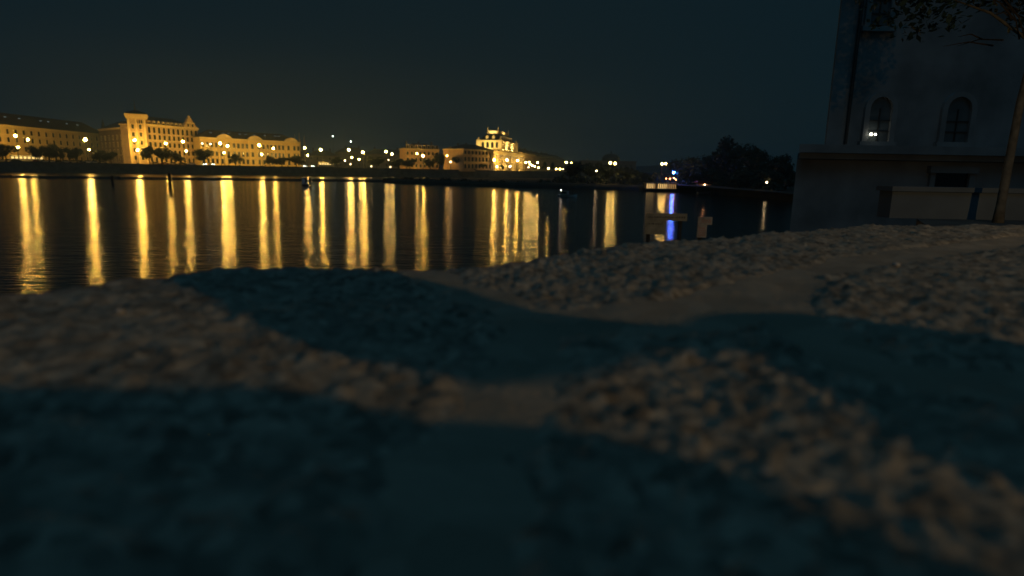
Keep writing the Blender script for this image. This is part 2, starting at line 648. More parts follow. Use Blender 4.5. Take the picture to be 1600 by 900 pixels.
# three thin spires beyond the golden building
for k, (px, py, Y, ht) in enumerate(((460, 209, 520, 14), (467, 206, 530, 16), (475, 211, 525, 13))):
    p = at(px, py, Y)
    e = thing('church_spire', '%s of the three thin pale spires above the right end of the golden building' % ('leftmost', 'middle', 'rightmost')[k], 'spire', (p.x, p.y, QZ-.3))
    h = p.z-QZ
    MB().box(-1.6, 1.6, -1.6, 1.6, 0, h-ht).build('tower_shaft', 'plaster_dim', e)
    MB().lathe([(1.5, h-ht+.01), (1.1, h-ht*.7), (.12, h)], 8).build('spire', 'trim_stone', e)

# dark skyline houses, centre left
SKY_H = []
for k, (x0, x1, Y, py, lab) in enumerate(((482, 530, 470, 243, 'dark low house between the thin spires and the lamp group'),
                                          (528, 575, 500, 238, 'dark house behind the cluster of lamps at mid quay'),
                                          (572, 636, 480, 241, 'dark house left of the orange lit facade'))):
    house('skyline_house', lab, gp(x0, Y), gp(x1, Y+10), QZ-.3, zt((x0+x1)/2, py, Y), 14, 4, 5, (2, 6), (1.2, 1.8), 'plaster_dim', 'roof_slate', chimneys=2, cornice=False)
    SKY_H.append((x0, x1, Y, lab))

# buildings left of the theatre, seen over the island trees
o1 = house('ochre_house', 'orange lit house with dark roof seen above the island trees', gp(634, 398), gp(686, 408), QZ, zt(660, 233.5, 402), 14, 3.5, 8,
           (1, 5, 9, 13), (1.3, 2.0), 'plaster_ochre', 'roof_slate', skylights=4, chimneys=3)
o2 = house('narrow_ochre_house', 'narrow orange house just left of the theatre annex', gp(700, 412), gp(722, 400), QZ, zt(711, 235, 405), 12, 3.2, 3, (1, 5, 9, 12.6), (1.2, 1.9),
           'plaster_ochre', 'roof_slate', chimneys=2)
o3 = house('theatre_annex', 'long orange lit annex with dark flat roof beside the theatre', gp(724, 375), gp(773, 396), QZ, zt(748, 234.8, 384), 18, 3.2, 9,
           (1, 5.2, 9.4), (1.5, 2.5), 'plaster_ochre', 'roof_slate', courses=(4.4,))

# ------------------------------------------------------------------ the theatre
TY = 392.0
Tn = Vector(gp(770, TY))
Tf = Vector(gp(819, TY*1.24))
td = Tf - Tn
TL = td.length
th = thing('theatre', 'floodlit golden theatre with dark domed roof and bright crown balustrade', 'theatre', (Tn.x, Tn.y, QZ), math.atan2(td.y, td.x))
# local x runs along the long right-hand side away from us, local y to the left
zl = zt(771, 237.3, TY) - QZ            # lower cornice
zu = zt(783, 222.0, TY+22) - QZ          # upper cornice
zr = zt(780, 209.5, TY+36) - QZ         # foot of the crown
zk = zt(780, 205.5, TY+36) - QZ         # top of the crown
W = 16.0
MB().box(0, TL, 0, W, -1, zl).build('lower_wall', 'sandstone', th)
MB().box(-.9, TL+.9, -.9, W+.9, zl+.003, zl+1.0).box(-.4, TL+.4, -.4, -.003, zl-1.2, zl-.003).build('lower_cornice', 'trim_stone', th)
MB().box(-.3, TL, -.3, -.003, zl*.52, zl*.52+.6).box(-.3, -.003, 0, W, zl*.52, zl*.52+.6).build('string_course', 'trim_stone', th)
# balustrade over the lower cornice
b = MB()
b.box(-.5, TL+.5, -.5, -.2, zl+2.0, zl+2.3)
for k in range(60):
    x = -.4 + k*TL/59
    b.box(x-.15, x+.15, -.45, -.25, zl+1.004, zl+1.997)
tag(b.build('balustrade', 'trim_stone', th), kind=None)
# tall arched windows and pilasters on the long side
na = 12
for k in range(na):
    x = TL*(k+.5)/na
    add_window(th, x, -.004, zl*.56+1.0, 2.6, zl*.22, True, 'trim_stone', 'lit_window' if k in (9,) else 'lit_pane_dim')
    add_window(th, x, -.004, .6, 2.6, zl*.30, True, 'trim_stone', 'glass_dark')
pm = MB().box(-.55, .55, -.55, -.003, 0, zl-1.25).mesh('pilaster', 'trim_stone')
for k in range(na+1):
    put('pilaster', pm, th, (min(max(TL*k/na, .6), TL-.6), 0, 0))
for k in range(3):
    y = W*(k+.5)/3
    add_window(th, -.004, y, zl*.56+1.0, 2.4, zl*.22, True, 'trim_stone', 'glass_dark', rz=-math.pi/2)
    add_window(th, -.004, y, .6, 2.4, zl*.30, True, 'trim_stone', 'glass_dark', rz=-math.pi/2)
# upper block
ux0, uy0 = 20.0, 1.0
UL, UW = 44.0, 13.0
MB().box(ux0, ux0+UL, uy0, uy0+UW, zl+.2, zu).build('upper_wall', 'sandstone', th)
b = MB()
b.box(ux0-.9, ux0+UL+.9, uy0-.9, uy0+UW+.9, zu+.003, zu+1.1)
b.box(ux0-.4, ux0+UL+.4, uy0-.4, uy0-.003, zu-1.6, zu-.8)
b.build('upper_cornice', 'trim_stone', th)
for k in range(9):
    add_window(th, ux0+UL*(k+.5)/9, uy0-.004, zl+3.2, 2.0, (zu-zl)*.42, False, 'trim_stone', 'glass_dark')
for k in range(4):
    add_window(th, ux0-.004, uy0+UW*(k+.5)/4, zl+3.2, 1.8, (zu-zl)*.42, True, 'trim_stone', 'glass_dark', rz=-math.pi/2)
# corner pylons with statues
for (x, y) in ((ux0-1, uy0-1), (ux0-1, uy0+UW+1), (ux0+UL+1, uy0-1)):
    p = MB().box(x-1.3, x+1.3, y-1.3, y+1.3, zl+.25, zu+1.2).build('corner_pylon', 'trim_stone', th)
    MB().lathe([(.8, zu+1.203), (.6, zu+1.7), (.7, zu+2.1), (.4, zu+2.6), (.35, zu+2.9), (.1, zu+3.2)], 8, x, y).build('statue', 'trim_stone', p)
# convex mansard roof
rings = []
for t in np.linspace(0, 1, 7):
    s = 1 - 0.50*t**1.15
    cx, cy = ux0+UL/2, uy0+UW/2
    hx, hy = UL/2*(1-.36*t**1.15), UW/2*s
    z = zu+1.104 + (zr-zu-1.1)*(.35*t+.65*math.sin(t*math.pi/2))
    rings.append([(cx-hx, cy-hy, z), (cx+hx, cy-hy, z), (cx+hx, cy+hy, z), (cx-hx, cy+hy, z)])
rf = MB().loft(rings).build('domed_roof', 'roof_copper', th)
ctop = rings[-1]
cx0, cx1, cy0, cy1 = ctop[0][0]-.4, ctop[1][0]+.4, ctop[0][1]-.4, ctop[2][1]+.4
b = MB()
b.box(cx0, cx1, cy0, cy1, zr+.01, zr+.5)
b.build('crown_ledge', 'trim_stone', rf)
b = MB()
b.box(cx0, cx1, cy0, cy0+.3, zr+.504, zk)
b.box(cx0, cx0+.3, cy0+.303, cy1, zr+.504, zk)
b.box(cx1-.3, cx1, cy0+.303, cy1, zr+.504, zk)
b.build('crown_balustrade', 'trim_stone', rf)
for (x, y) in ((cx0, cy0), (cx0, cy1), (cx1, cy0), (cx1, cy1)):
    MB().lathe([(.55, zr+.51), (.55, zk+.4), (.3, zk+.8), (.22, zk+1.8), (.04, zk+2.8)], 8, x, y).build('pinnacle', 'trim_stone', rf)
lm = MB().box(-.9, .9, -.5, 1.2, 0, 1.6).prism([(-.9, 1.6), (.9, 1.6), (0, 2.5)], -.5, 1.2).mesh('lucarne', 'trim_stone')
for k in range(6):
    put('lucarne', lm, rf, (ux0+UL*(.14+.14*k), uy0+.75, zu+2.0))
for k in range(2):
    put('lucarne', lm, rf, (ux0+1.1, uy0+UW*(.33+.34*k), zu+2.0), -math.pi/2)

# floodlights that wash the lit facades
fl_body = MB().box(-.35, .35, -.25, .25, .25, .75).box(-.06, .06, -.06, .06, 0, .25).mesh('housing', 'iron')


def flood(label, loc, target, power, col=(1.0, 0.66, 0.2), ang=110, size=.6):
    e = thing('floodlight', label, 'floodlight', loc, 0, 'floodlights of the lit facades')
    put('housing', fl_body, e)
    ld = bpy.data.lights.new('beam', 'SPOT')
    ld.energy = power*FLOOD
    ld.color = col
    ld.spot_size = R(ang)
    ld.spot_blend = 0.6
    ld.shadow_soft_size = size
    o = bpy.data.objects.new('beam', ld)
    COL.objects.link(o)
    o.parent = e
    o.location = (0, 0, 1.2)
    d = Vector(target) - Vector(loc) - Vector((0, 0, 1.2))
    o.rotation_euler = d.to_track_quat('-Z', 'Y').to_euler()
    return e


tm = th.matrix_basis


def tloc(x, y, z=0):
    v = Matrix.Translation(th.location) @ Matrix.Rotation(th.rotation_euler.z, 4, 'Z') @ Vector((x, y, z))
    return v


for k, x in enumerate((8, 30, 55, 80)):
    flood('%s floodlight on the ground along the long side of the theatre' % ORD[k], tloc(x, -9, .0), tloc(x, 0, zl*.55), 60000)
flood('floodlight on the ground before the near end of the theatre', tloc(-10, W/2, 0), tloc(0, W/2, zl*.6), 22000)
for k, x in enumerate((ux0+5, ux0+20, ux0+36)):
    flood('%s floodlight behind the lower balustrade of the theatre' % ORD[k], tloc(x, -2.6, zl+1.2), tloc(x, uy0, zu-2), 70000, (1, .74, .3))
flood('floodlight on the near lower roof of the theatre facing its end wall', tloc(ux0-8.5, uy0+UW*.3, zl+1.2), tloc(ux0, uy0+UW*.3, zu), 50000, (1, .72, .24))
flood('second floodlight on the near lower roof of the theatre', tloc(ux0-8.5, uy0+UW*.8, zl+1.2), tloc(ux0, uy0+UW*.8, zu), 50000, (1, .72, .24))
flood('floodlight at the foot of the theatre crown, long side', tloc((cx0+cx1)/2, cy0-5, zr-1.0), tloc((cx0+cx1)/2, cy0, zk-.5), 30000, (1, .76, .3), 95, .3)
flood('floodlight at the foot of the theatre crown, near end', tloc(cx0-4, (cy0+cy1)/2, zr-1.0), tloc(cx0, (cy0+cy1)/2, zk-.5), 22000, (1, .76, .3), 95, .3)
# orange annex and houses
flood('floodlight before the long orange theatre annex', (*gp(742, 360), QZ-.2), (*gp(748, 384), 12), 3500, (1, .5, .14), 130)
flood('floodlight before the orange house above the island trees', (*gp(660, 386), QZ+7), (*gp(660, 402), 16), 1800, (1, .5, .14), 140)
flood('floodlight before the narrow orange house', (*gp(706, 392), QZ+6), (*gp(711, 405), 14), 700, (1, .5, .14), 130)
# golden palace
for k, px in enumerate((335, 375, 415, 450)):
    Yf = float(np.interp(px, (315, 470), (352, 398)))
    flood('%s floodlight from the left before the golden palace' % ORD[k], (*gp(px, Yf-12), QZ-.2), (*gp(px, Yf), 13), 6500, (1, .66, .16), 130)
for k, px in enumerate((252, 292)):
    Yf = float(np.interp(px, (234, 313), (329, 362)))
    flood('%s floodlight from the left before the corner palace' % ORD[k], (*gp(px, Yf-11), QZ-.2), (*gp(px, Yf), 15), 1400, (1, .64, .2), 130)
flood('floodlight before the square tower', (*gp(216, 309), QZ-.2), (*gp(219, 325), 20), 1900, (1, .64, .22), 110)
for k, px in enumerate((30, 75, 120)):
    Yf = float(np.interp(px, (0, 168), (302, 388)))
    flood('%s floodlight from the left before the long cream building' % ORD[k], (*gp(px+8, Yf-14), QZ-.2), (*gp(px, Yf), 14), 1400, (1, .62, .2), 130)

for (x0, x1, Y, lab) in SKY_H:  # added fill without a known source, keeps the dark houses faintly visible
    flood('added dim fill light before the ' + lab, (*gp((x0+x1)/2, Y-18), QZ), (*gp((x0+x1)/2, Y), 12), 1500, (1, .55, .16), 140)

# houses receding right of the theatre
for k, (x0, y0, x1, y1, p0, lab, pw) in enumerate((
        (819.5, 505, 836, 540, 241, 'lit house directly right of the theatre', 1500),
        (836.5, 545, 852, 590, 245, 'tall ochre house second right of the theatre', 1500),
        (852.5, 600, 867, 640, 246.5, 'ochre house third right of the theatre', 1500),
        (867.5, 645, 881, 690, 249.5, 'last lit ochre house right of the theatre', 1800))):
    Yh = (y0+y1)/2
    house('riverside_house', lab, gp(x0, y0), gp(x1, y1), QZ-.3, zt((x0+x1)/2, p0, y0), 14, 4.5, 5, (1, 5, 9, 13), (1.4, 2.2), 'plaster_ochre', 'roof_tile', chimneys=2)
    flood('floodlight before the %s' % lab.replace(' directly', ''), (*gp((x0+x1)/2-4, Yh-16), QZ), (*gp((x0+x1)/2, Yh), 14), pw, (1, .5, .15), 130)

# dark domed building and steeple at mid right
p = at(955, 240, 620)
e = thing('domed_hall', 'dark hall with a low dome on the skyline right of the theatre', 'building', (p.x, p.y, QZ))
hd = p.z-QZ
MB().box(-30, 24, -8, 10, 0, hd-8).build('wall', 'plaster_dim', e)
MB().box(-31, 25, -9, 11, hd-7.997, hd-7.2).build('cornice', 'plaster_dim', e)
MB().lathe([(9, hd-7.19), (9, hd-5), (8.2, hd-3), (6, hd-1.2), (3, hd-.3), (.6, hd), (.4, hd+2.5)], 16).build('dome', 'roof_copper', e)
for k in range(10):
    add_window(e, -26+k*5, -8.004, hd-14, 1.6, 3, False, 'plaster_dim', 'glass_dark')
p = at(918, 246, 700)
e = thing('steeple', 'small pale lit steeple tip left of the dark dome', 'spire', (p.x, p.y, QZ))
MB().box(-2, 2, -2, 2, 0, p.z-QZ-7).build('tower_shaft', 'plaster_dim', e)
MB().lathe([(1.8, p.z-QZ-7+.01), (1.0, p.z-QZ-4), (.1, p.z-QZ)], 8).build('spire', 'paint_cream', e)
flood('small floodlight at the pale steeple', (p.x-2, p.y-9, p.z-9), (p.x, p.y, p.z-3), 500, (.9, .95, .8), 80)
p = at(932, 258, 640)
e = thing('gable_house', 'small house with one lit yellow gable right of the steeple', 'house', (p.x, p.y, QZ))
MB().box(-3, 3, 0, 8, -1, p.z-QZ-2).build('wall', 'plaster_dim', e)
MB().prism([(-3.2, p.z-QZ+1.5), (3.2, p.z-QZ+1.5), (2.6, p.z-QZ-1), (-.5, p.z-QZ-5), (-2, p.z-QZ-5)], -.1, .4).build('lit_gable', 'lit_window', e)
MB().prism([(-3.6, p.z-QZ+1.6), (3.6, p.z-QZ+1.6), (0, p.z-QZ+3)], -.2, 8).build('roof', 'roof_tile', e)

# far hills closing the horizon
b = MB()
hp = []
for k in range(61):
    x = -1400 + 3000*k/60
    zz = 14 + 7*math.sin(k*.45) + 5*math.sin(k*1.3+1)
    hp.append((x, 1200, zz))
for k in range(61):
    x, y, zz = hp[k]
    b.v += [(x, 1000, 4), (x, 1200, zz), (x, 1500, 0)]
for k in range(60):
    i = 3*k
    b.f += [(i, i+3, i+4, i+1), (i+1, i+4, i+5, i+2)]
tag(b.build('far_hills', 'hill_dark', recalc=False), kind='structure')

# ------------------------------------------------------------------ trees
def crown_mesh(name, seed, n, leaf, m, lobes=9):
    rnd = random.Random(seed)
    L_ = []
    for k in range(lobes):
        a = rnd.uniform(0, 6.28)
        r = rnd.uniform(.04, .34)
        L_.append((r*math.cos(a), r*math.sin(a), rnd.uniform(.34, .82), rnd.uniform(.09, .22)))
    L_.append((0, 0, .6, .27))
    V = []
    Fc = []
    for k in range(n):
        c = L_[rnd.randrange(len(L_))]
        while True:
            d = Vector((rnd.gauss(0, 1), rnd.gauss(0, 1), rnd.gauss(0, 1)))
            if d.length > .1:
                break
        d.normalize()
        p = Vector(c[:3]) + d*c[3]*rnd.uniform(.55, 1.08)
        q = Vector((rnd.gauss(0, 1), rnd.gauss(0, 1), rnd.gauss(0, .6))).normalized()
        q2 = q.cross(d)
        if q2.length < .05:
            continue
        q2.normalize()
        s = leaf*rnd.uniform(.6, 1.3)
        i = len(V)
        V += [p-q*s, p+q2*s*.6, p+q*s, p-q2*s*.6]
        Fc.append((i, i+1, i+2, i+3))
    me = bpy.data.meshes.new(name)
    me.from_pydata([tuple(v) for v in V], [], Fc)
    me.materials.append(MATS[m])
    return me


def trunk_mesh(seed, m='bark', split=.34):
    rnd = random.Random(seed)
    b = MB()
    b.tube([(0, 0, -.05), (.004, 0, .1), (.0, .006, split), (.01, 0, .62)], [.034, .024, .019, .006], 8)
    for k in range(6):
        a = k*1.05 + rnd.uniform(-.3, .3)
        z0 = split*rnd.uniform(.75, 1.2)
        r = rnd.uniform(.16, .28)
        b.tube([(0, 0, z0), (r*.5*math.cos(a), r*.5*math.sin(a), z0+.13), (r*math.cos(a), r*math.sin(a), z0+rnd.uniform(.2, .38))], [.012, .008, .003], 6)
    return b.mesh('trunk', m)


CROWNS = [crown_mesh('crown', 10+s, 2600, .034, ('leaf', 'leaf_deep', 'leaf_pale', 'leaf')[s]) for s in range(4)]
TRUNKS = [trunk_mesh(40+s) for s in range(4)]


def tree(px, py_top, wpx, Y, zg, label, group, cat='tree', name='broadleaf_tree', var=None, zoff=0.0):
    t = at(px, py_top, Y)
    h = (t.z - zg)/.96
    wid = wpx*Y/FPX
    v = random.randrange(4) if var is None else var
    e = thing(name, label, cat, (t.x, t.y, zg), random.uniform(0, 6.28), group)
    put('trunk', TRUNKS[v], e, scale=(max(wid, h*.4), max(wid, h*.4), h))
    put('crown', CROWNS[v], e, scale=(wid*.98, wid*.98, h))
    return e


# along the far quay
qt = [(6, 221, 38, -8, 'left edge of the picture, before the long cream building'),
      (56, 226, 26, -6, 'between the second lamp and the middle of the long cream building'),
      (74, 223, 26, -6, 'before the middle of the long cream building'),
      (92, 225, 26, -6, 'right of the middle of the long cream building'),
      (118, 227, 24, -6, 'left of the double lamp before the long cream building'),
      (154, 231, 26, -6, 'right of the double lamp, left of the square tower'),
      (172, 234, 24, -6, 'before the dim palace wing'),
      (231, 226, 26, -6, 'right of the lamp at the square tower'),
      (252, 229, 26, -5, 'before the left half of the corner palace'),
      (272, 233, 26, -5, 'before the right half of the corner palace'),
      (318, 231, 38, -6, 'large, where the corner palace meets the golden palace'),
      (367, 239, 24, -6, 'before the first pediment of the golden palace'),
      (421, 241, 18, -5, 'before the middle of the golden palace'),
      (440, 243, 28, -5, 'before the right half of the golden palace'),
      (462, 242, 28, -5, 'before the right end of the golden palace'),
      (526, 244, 26, 6, 'left of the cluster of lamps at mid quay'),
      (588, 243, 30, 8, 'right of the cluster of lamps at mid quay')]
for k, (px, py, wpx, dy, lab) in enumerate(qt):
    tree(px, py, wpx*1.15, qy(px)+2.5, QZ-.3, 'round dark quay tree, ' + lab, 'trees along the far quay')

# ------------------------------------------------------------------ the island
isl = [gp(596, 203), gp(680, 188), gp(745, 178), gp(820, 172), gp(900, 172), gp(1000, 168), gp(1100, 150), gp(1200, 122), gp(1300, 100), gp(1400, 92),
       (150, 120), (160, 260), gp(1000, 300), gp(850, 300), gp(700, 260), gp(620, 225)]
b = MB()
inn = []
cxi = sum(p[0] for p in isl)/len(isl)
cyi = sum(p[1] for p in isl)/len(isl)
for s, z in ((1.0, -.4), (.985, .7), (.96, 1.2), (.85, 1.5), (.4, 1.9)):
    inn.append([(cxi+(p[0]-cxi)*s, cyi+(p[1]-cyi)*s, z) for p in isl])
b.loft(inn)
tag(b.build('island_ground', 'island_soil'), kind='structure')

def iy(px):
    return float(np.interp(px, (596, 680, 745, 820, 900, 1000, 1100, 1200, 1300), (203, 188, 178, 172, 172, 168, 150, 122, 100)))


# low riverside vegetation of the island, one mass nobody could count
rnd = random.Random(5)
V, Fc = [], []
for k in range(15000):
    px = rnd.uniform(600, 1230)
    Yb = iy(px)
    x, y = gp(px, Yb + 2 + rnd.uniform(0, 1)**1.3*22)
    top = np.interp(px, (600, 640, 700, 740, 840, 890, 1000, 1060, 1230), (1.3, 1.7, 1.8, 1.6, 1.6, 4.0, 4.2, 4.6, 4.6))
    z = .5 + rnd.uniform(0, 1)**.8*(top-.5)*(0.8+.2*math.sin(px*.21)+.12*math.sin(px*.53))
    p = Vector((x, y, z))
    q = Vector((rnd.gauss(0, 1), rnd.gauss(0, 1), rnd.gauss(0, .6))).normalized()
    q2 = q.cross(Vector((rnd.gauss(0, 1), rnd.gauss(0, 1), rnd.gauss(0, 1)))).normalized()
    s = rnd.uniform(.25, .55)
    i = len(V)
    V += [p-q*s, p+q2*s*.6, p+q*s, p-q2*s*.6]
    Fc.append((i, i+1, i+2, i+3))
me = bpy.data.meshes.new('riverside_scrub')
me.from_pydata([tuple(v) for v in V], [], Fc)
me.materials.append(MATS['leaf_deep'])
tag(put('riverside_scrub', me), 'dark mass of low scrub along the island shore', 'scrub', kind='stuff')

it = [(900, 250, 40, 18, 'right of the ochre houses'), (926, 252, 36, 14, 'below the lit gable'),
      (952, 256, 38, 18, 'below the dark dome'), (980, 257, 38, 16, 'right of the dark dome'), (1004, 268, 34, 14, 'left of the boat with lit windows')]
mt = [(622, 247, 34, 'below the pair of lamps left of the orange house'), (640, 246, 30, 'below the left end of the orange lit house'), (672, 247, 26, 'right of the lamp of the orange lit house'),
      (686, 238, 24, 'between the orange lit house and the narrow orange house'), (716, 241, 26, 'between the narrow orange house and the bright double lamp'), (754, 254, 22, 'below the theatre annex'),
      (784, 256, 9, 'slim, before the middle of the theatre'), (851, 252, 11, 'slim, before the second ochre house'), (863, 253, 10, 'slim, before the third ochre house')]
for k, (px, py, wpx, lab) in enumerate(mt):
    tree(px, py, wpx*1.15, qy(px)+1.5, QZ-.3, 'dark bankside tree, ' + lab, 'trees along the far quay')
for k, (px, py, wpx, dy, lab) in enumerate(it):
    tree(px, py, wpx*1.25, iy(px)+dy, 1.2, 'dark island tree, ' + lab, 'trees on the island')
rt = [(1072, 240, 60, 26, 'leftmost of the tall dark group, behind the blue light'), (1098, 236, 62, 20, 'second of the tall dark group, above the small awning'),
      (1124, 237, 60, 24, 'left shoulder of the highest tree in the dark group'), (1152, 211, 66, 26, 'highest of the tall dark group at right'),
      (1180, 228, 56, 20, 'right shoulder of the highest tree in the dark group'), (1205, 233, 44, 18, 'second from the right of the dark group'),
      (1226, 240, 50, 12, 'rightmost of the dark group, beside the building ledge'), (1112, 262, 70, 8, 'low front one under the tall group, left'),
      (1168, 260, 76, 8, 'low front one under the tall group, middle'), (1214, 262, 66, 8, 'low front one under the tall group, right')]
for k, (px, py, wpx, dy, lab) in enumerate(rt):
    tree(px, py, wpx*1.2, iy(px)+dy, 1.2, 'tall dark waterside tree, ' + lab if k < 7 else 'low dark waterside tree, ' + lab, 'dark trees at right on the island')

# ------------------------------------------------------------------ street lamps
LM = {}


def lamp_meshes(h, r, glow, kind):
    key = (round(h, 1), r, glow, kind)
    if key not in LM:
        pole = MB().lathe([(.28, 0), (.28, .4), (.16, .7), (.11, 1.2), (.07, h-r-.1), (.14, h-r-.05), (.14, h-r)], 8).mesh('pole', 'iron')
        globe = MB().ball((0, 0, h), r, 8, 6).mesh('lantern', glow)
        cap = MB().lathe([(r*.55, h+r*.93), (r*.3, h+r*1.25), (.04, h+r*1.5)], 8).mesh('cap', 'iron')
        LM[key] = (pole, globe, cap)
    return LM[key]


def lamp(px, py, Y, zg, label, glow='glow_big', r=.55, group='street lamps on the far bank'):
    p = at(px, py, Y)
    e = thing('street_lamp', label, 'street lamp', (p.x, p.y, zg), 0, group)
    a, g_, c = lamp_meshes(p.z-zg, r, glow, 0)
    put('pole', a, e)
    put('lantern', g_, e)
    put('cap', c, e)
    return e


zg = QZ-.3
LAMPS = [
    (24, 212, 4, 'glow_mid', .62, 'tall lamp at far left before the long cream building, higher of two'),
    (43.5, 218, 6, 'glow_mid', .58, 'tall lamp second from the left before the long cream building'),
    (28, 230, 2, 'glow_small', .55, 'low lamp under the leftmost tall lamp'),
    (133, 218, 4, 'glow_big', .72, 'bright tall lamp at the right end of the long cream building'),
    (139, 234, 2, 'glow_small', .5, 'low lamp under the bright lamp of the long cream building'),
    (210.5, 219, 4, 'glow_big', .64, 'tall lamp before the square tower'),
    (215, 234.5, 2, 'glow_mid', .55, 'low lamp at the foot of the square tower'),
    (259, 224, 4, 'glow_mid', .62, 'tall lamp before the left half of the corner palace'),
    (286, 221, 5, 'glow_mid', .64, 'tall lamp before the right half of the corner palace'),
    (291, 236, 2, 'glow_small', .55, 'low lamp before the right half of the corner palace'),
    (316, 224, 12, 'glow_faint', .4, 'small dim lamp at the left end of the golden palace'),
    (329, 225, 12, 'glow_faint', .4, 'second small dim lamp at the left end of the golden palace'),
    (344, 224, 4, 'glow_big', .68, 'tall lamp by the first pediment of the golden palace, left of a pair'),
    (355.5, 228, 4, 'glow_mid', .64, 'tall lamp by the first pediment of the golden palace, right of a pair'),
    (350, 238.5, 2, 'glow_small', .55, 'low lamp under the pair before the golden palace'),
    (405, 227, 4, 'glow_big', .66, 'tall lamp before the middle of the golden palace'),
    (427, 232, 4, 'glow_mid', .62, 'tall lamp before the right half of the golden palace'),
    (409, 241, 2, 'glow_small', .55, 'low lamp before the middle of the golden palace'),
    (476, 231, 4, 'glow_mid', .6, 'tall lamp just right of the golden palace'),
    (481, 243, 2, 'glow_small', .55, 'low lamp just right of the golden palace'),
    (501, 234, 5, 'glow_big', .66, 'lone bright lamp between the golden palace and the lamp cluster'),
    (545, 234, 5, 'glow_big', .66, 'left tall lamp of the cluster at mid quay'),
    (567, 238, 5, 'glow_big', .66, 'right tall lamp of the cluster at mid quay'),
    (550, 246, 3, 'glow_small', .5, 'low lamp under the left tall lamp of the cluster'),
    (561, 249, 3, 'glow_small', .5, 'low lamp under the right tall lamp of the cluster'),
    (539, 251, 3, 'glow_faint', .4, 'small faint lamp at the left foot of the cluster'),
    (580, 260, -3, 'glow_faint', .28, 'tiny low light between the lamp cluster and the island tip'),
    (547.6, 256.5, 0, 'glow_faint', .3, 'tiny low light below the lamp cluster'),
    (610, 261, -3, 'glow_faint', .28, 'tiny low light below the pair at the island tip'),
    (752, 253.6, -2, 'glow_faint', .4, 'small white light before the right part of the theatre annex'),
    (826, 261.5, 10, 'glow_faint', .4, 'lowest faint light just right of the theatre'),
    (880, 264.5, 70, 'glow_faint', .4, 'faint low light right of the low lamp pair'),
    (603, 237, 4, 'glow_small', .66, 'left lamp of the pair at the left tip of the island'),
    (612.5, 240.6, 4, 'glow_small', .6, 'right lamp of the pair at the left tip of the island'),
    (607, 250, 2, 'glow_faint', .3, 'tiny lamp below the pair at the left tip of the island'),
    (651.5, 240, 4, 'glow_small', .5, 'small lamp before the orange lit house'),
    (661, 243.5, 4, 'glow_mid', .6, 'brighter lamp before the orange lit house'),
    (699, 243.5, 5, 'glow_small', .5, 'lamp before the narrow orange house'),
    (704, 253, -4.5, 'glow_faint', .5, 'low lamp before the narrow orange house'),
    (733.5, 247, 0, 'glow_big', .7, 'left half of the bright double lamp before the theatre annex'),
    (740, 247, 0, 'glow_big', .7, 'right half of the bright double lamp before the theatre annex'),
    (772, 250, -4, 'glow_mid', .72, 'lamp before the near corner of the theatre'),
    (792, 250, -4, 'glow_mid', .66, 'lamp before the middle of the theatre'),
    (776.5, 260.6, -8, 'glow_faint', .7, 'low lamp under the near corner of the theatre'),
    (797, 260, -8, 'glow_faint', .7, 'low lamp under the middle of the theatre'),
    (808.6, 251, -4, 'glow_mid', .6, 'lamp before the far end of the theatre'),
    (821.5, 254, 20, 'glow_small', .6, 'first of the receding small lamps right of the theatre'),
    (826.5, 253, 30, 'glow_small', .6, 'second of the receding small lamps right of the theatre'),
    (828.5, 256.5, 40, 'glow_small', .5, 'third of the receding small lamps right of the theatre'),
    (832, 259, 50, 'glow_small', .5, 'fourth of the receding small lamps right of the theatre'),
    (835.5, 260, 60, 'glow_small', .5, 'fifth of the receding small lamps right of the theatre'),
    (840, 254, 60, 'glow_small', .6, 'sixth of the receding small lamps right of the theatre'),
    (841.5, 262, 60, 'glow_small', .5, 'seventh, lowest of the receding small lamps'),
    (857, 263, 70, 'glow_small', .6, 'low lamp before the third ochre house'),
    (869, 264, 80, 'glow_small', .6, 'left of the low lamp pair before the last ochre house'),
    (875, 264, 80, 'glow_small', .6, 'right of the low lamp pair before the last ochre house'),
    (884.7, 253.6, 60, 'glow_small', .75, 'left lamp of the pair right of the ochre houses'),
    (893, 254.4, 60, 'glow_small', .75, 'right lamp of the pair right of the ochre houses'),
]
for (px, py, dy, gl, r, lab) in LAMPS:
    lamp(px, py, qy(px)+dy+5, zg, lab, gl, r*.85)
# lamps standing on the island
lamp(953.5, 254.5, iy(954)+4, 1.2, 'left lamp of the bright pair standing on the island', 'glow_small', .27)
lamp(961, 255.5, iy(961)+4, 1.2, 'right lamp of the bright pair standing on the island', 'glow_small', .27)
lamp(1034.5, 256, iy(1034)+6, 1.2, 'left lamp of the pair above the boat with lit windows', 'glow_small', .22)
lamp(1040, 256, iy(1040)+6, 1.2, 'right lamp of the pair above the boat with lit windows', 'glow_small', .22)
lamp(1052.7, 269.5, iy(1053)+1, 1.2, 'blue lamp right of the boat with lit windows', 'glow_blue', .24)
lamp(1149, 283, iy(1149)+2, 1.0, 'tiny lamp under the highest dark tree', 'glow_faint', .12)
lamp(1198, 285, iy(1198)+2, 1.0, 'small white lamp on the shore near the building', 'glow_faint', .17)
lamp(932, 267, iy(932)+8, 1.2, 'tiny lamp below the lit gable', 'glow_faint', .2)
# small lights on the hill
for k, (px, py, lab) in enumerate(((520, 213, 'small white lamp high above the lone bright lamp'), (548, 221, 'faint lamp high above the lamp cluster'))):
    lamp(px, py, 560, QZ, lab, 'glow_white', .38)

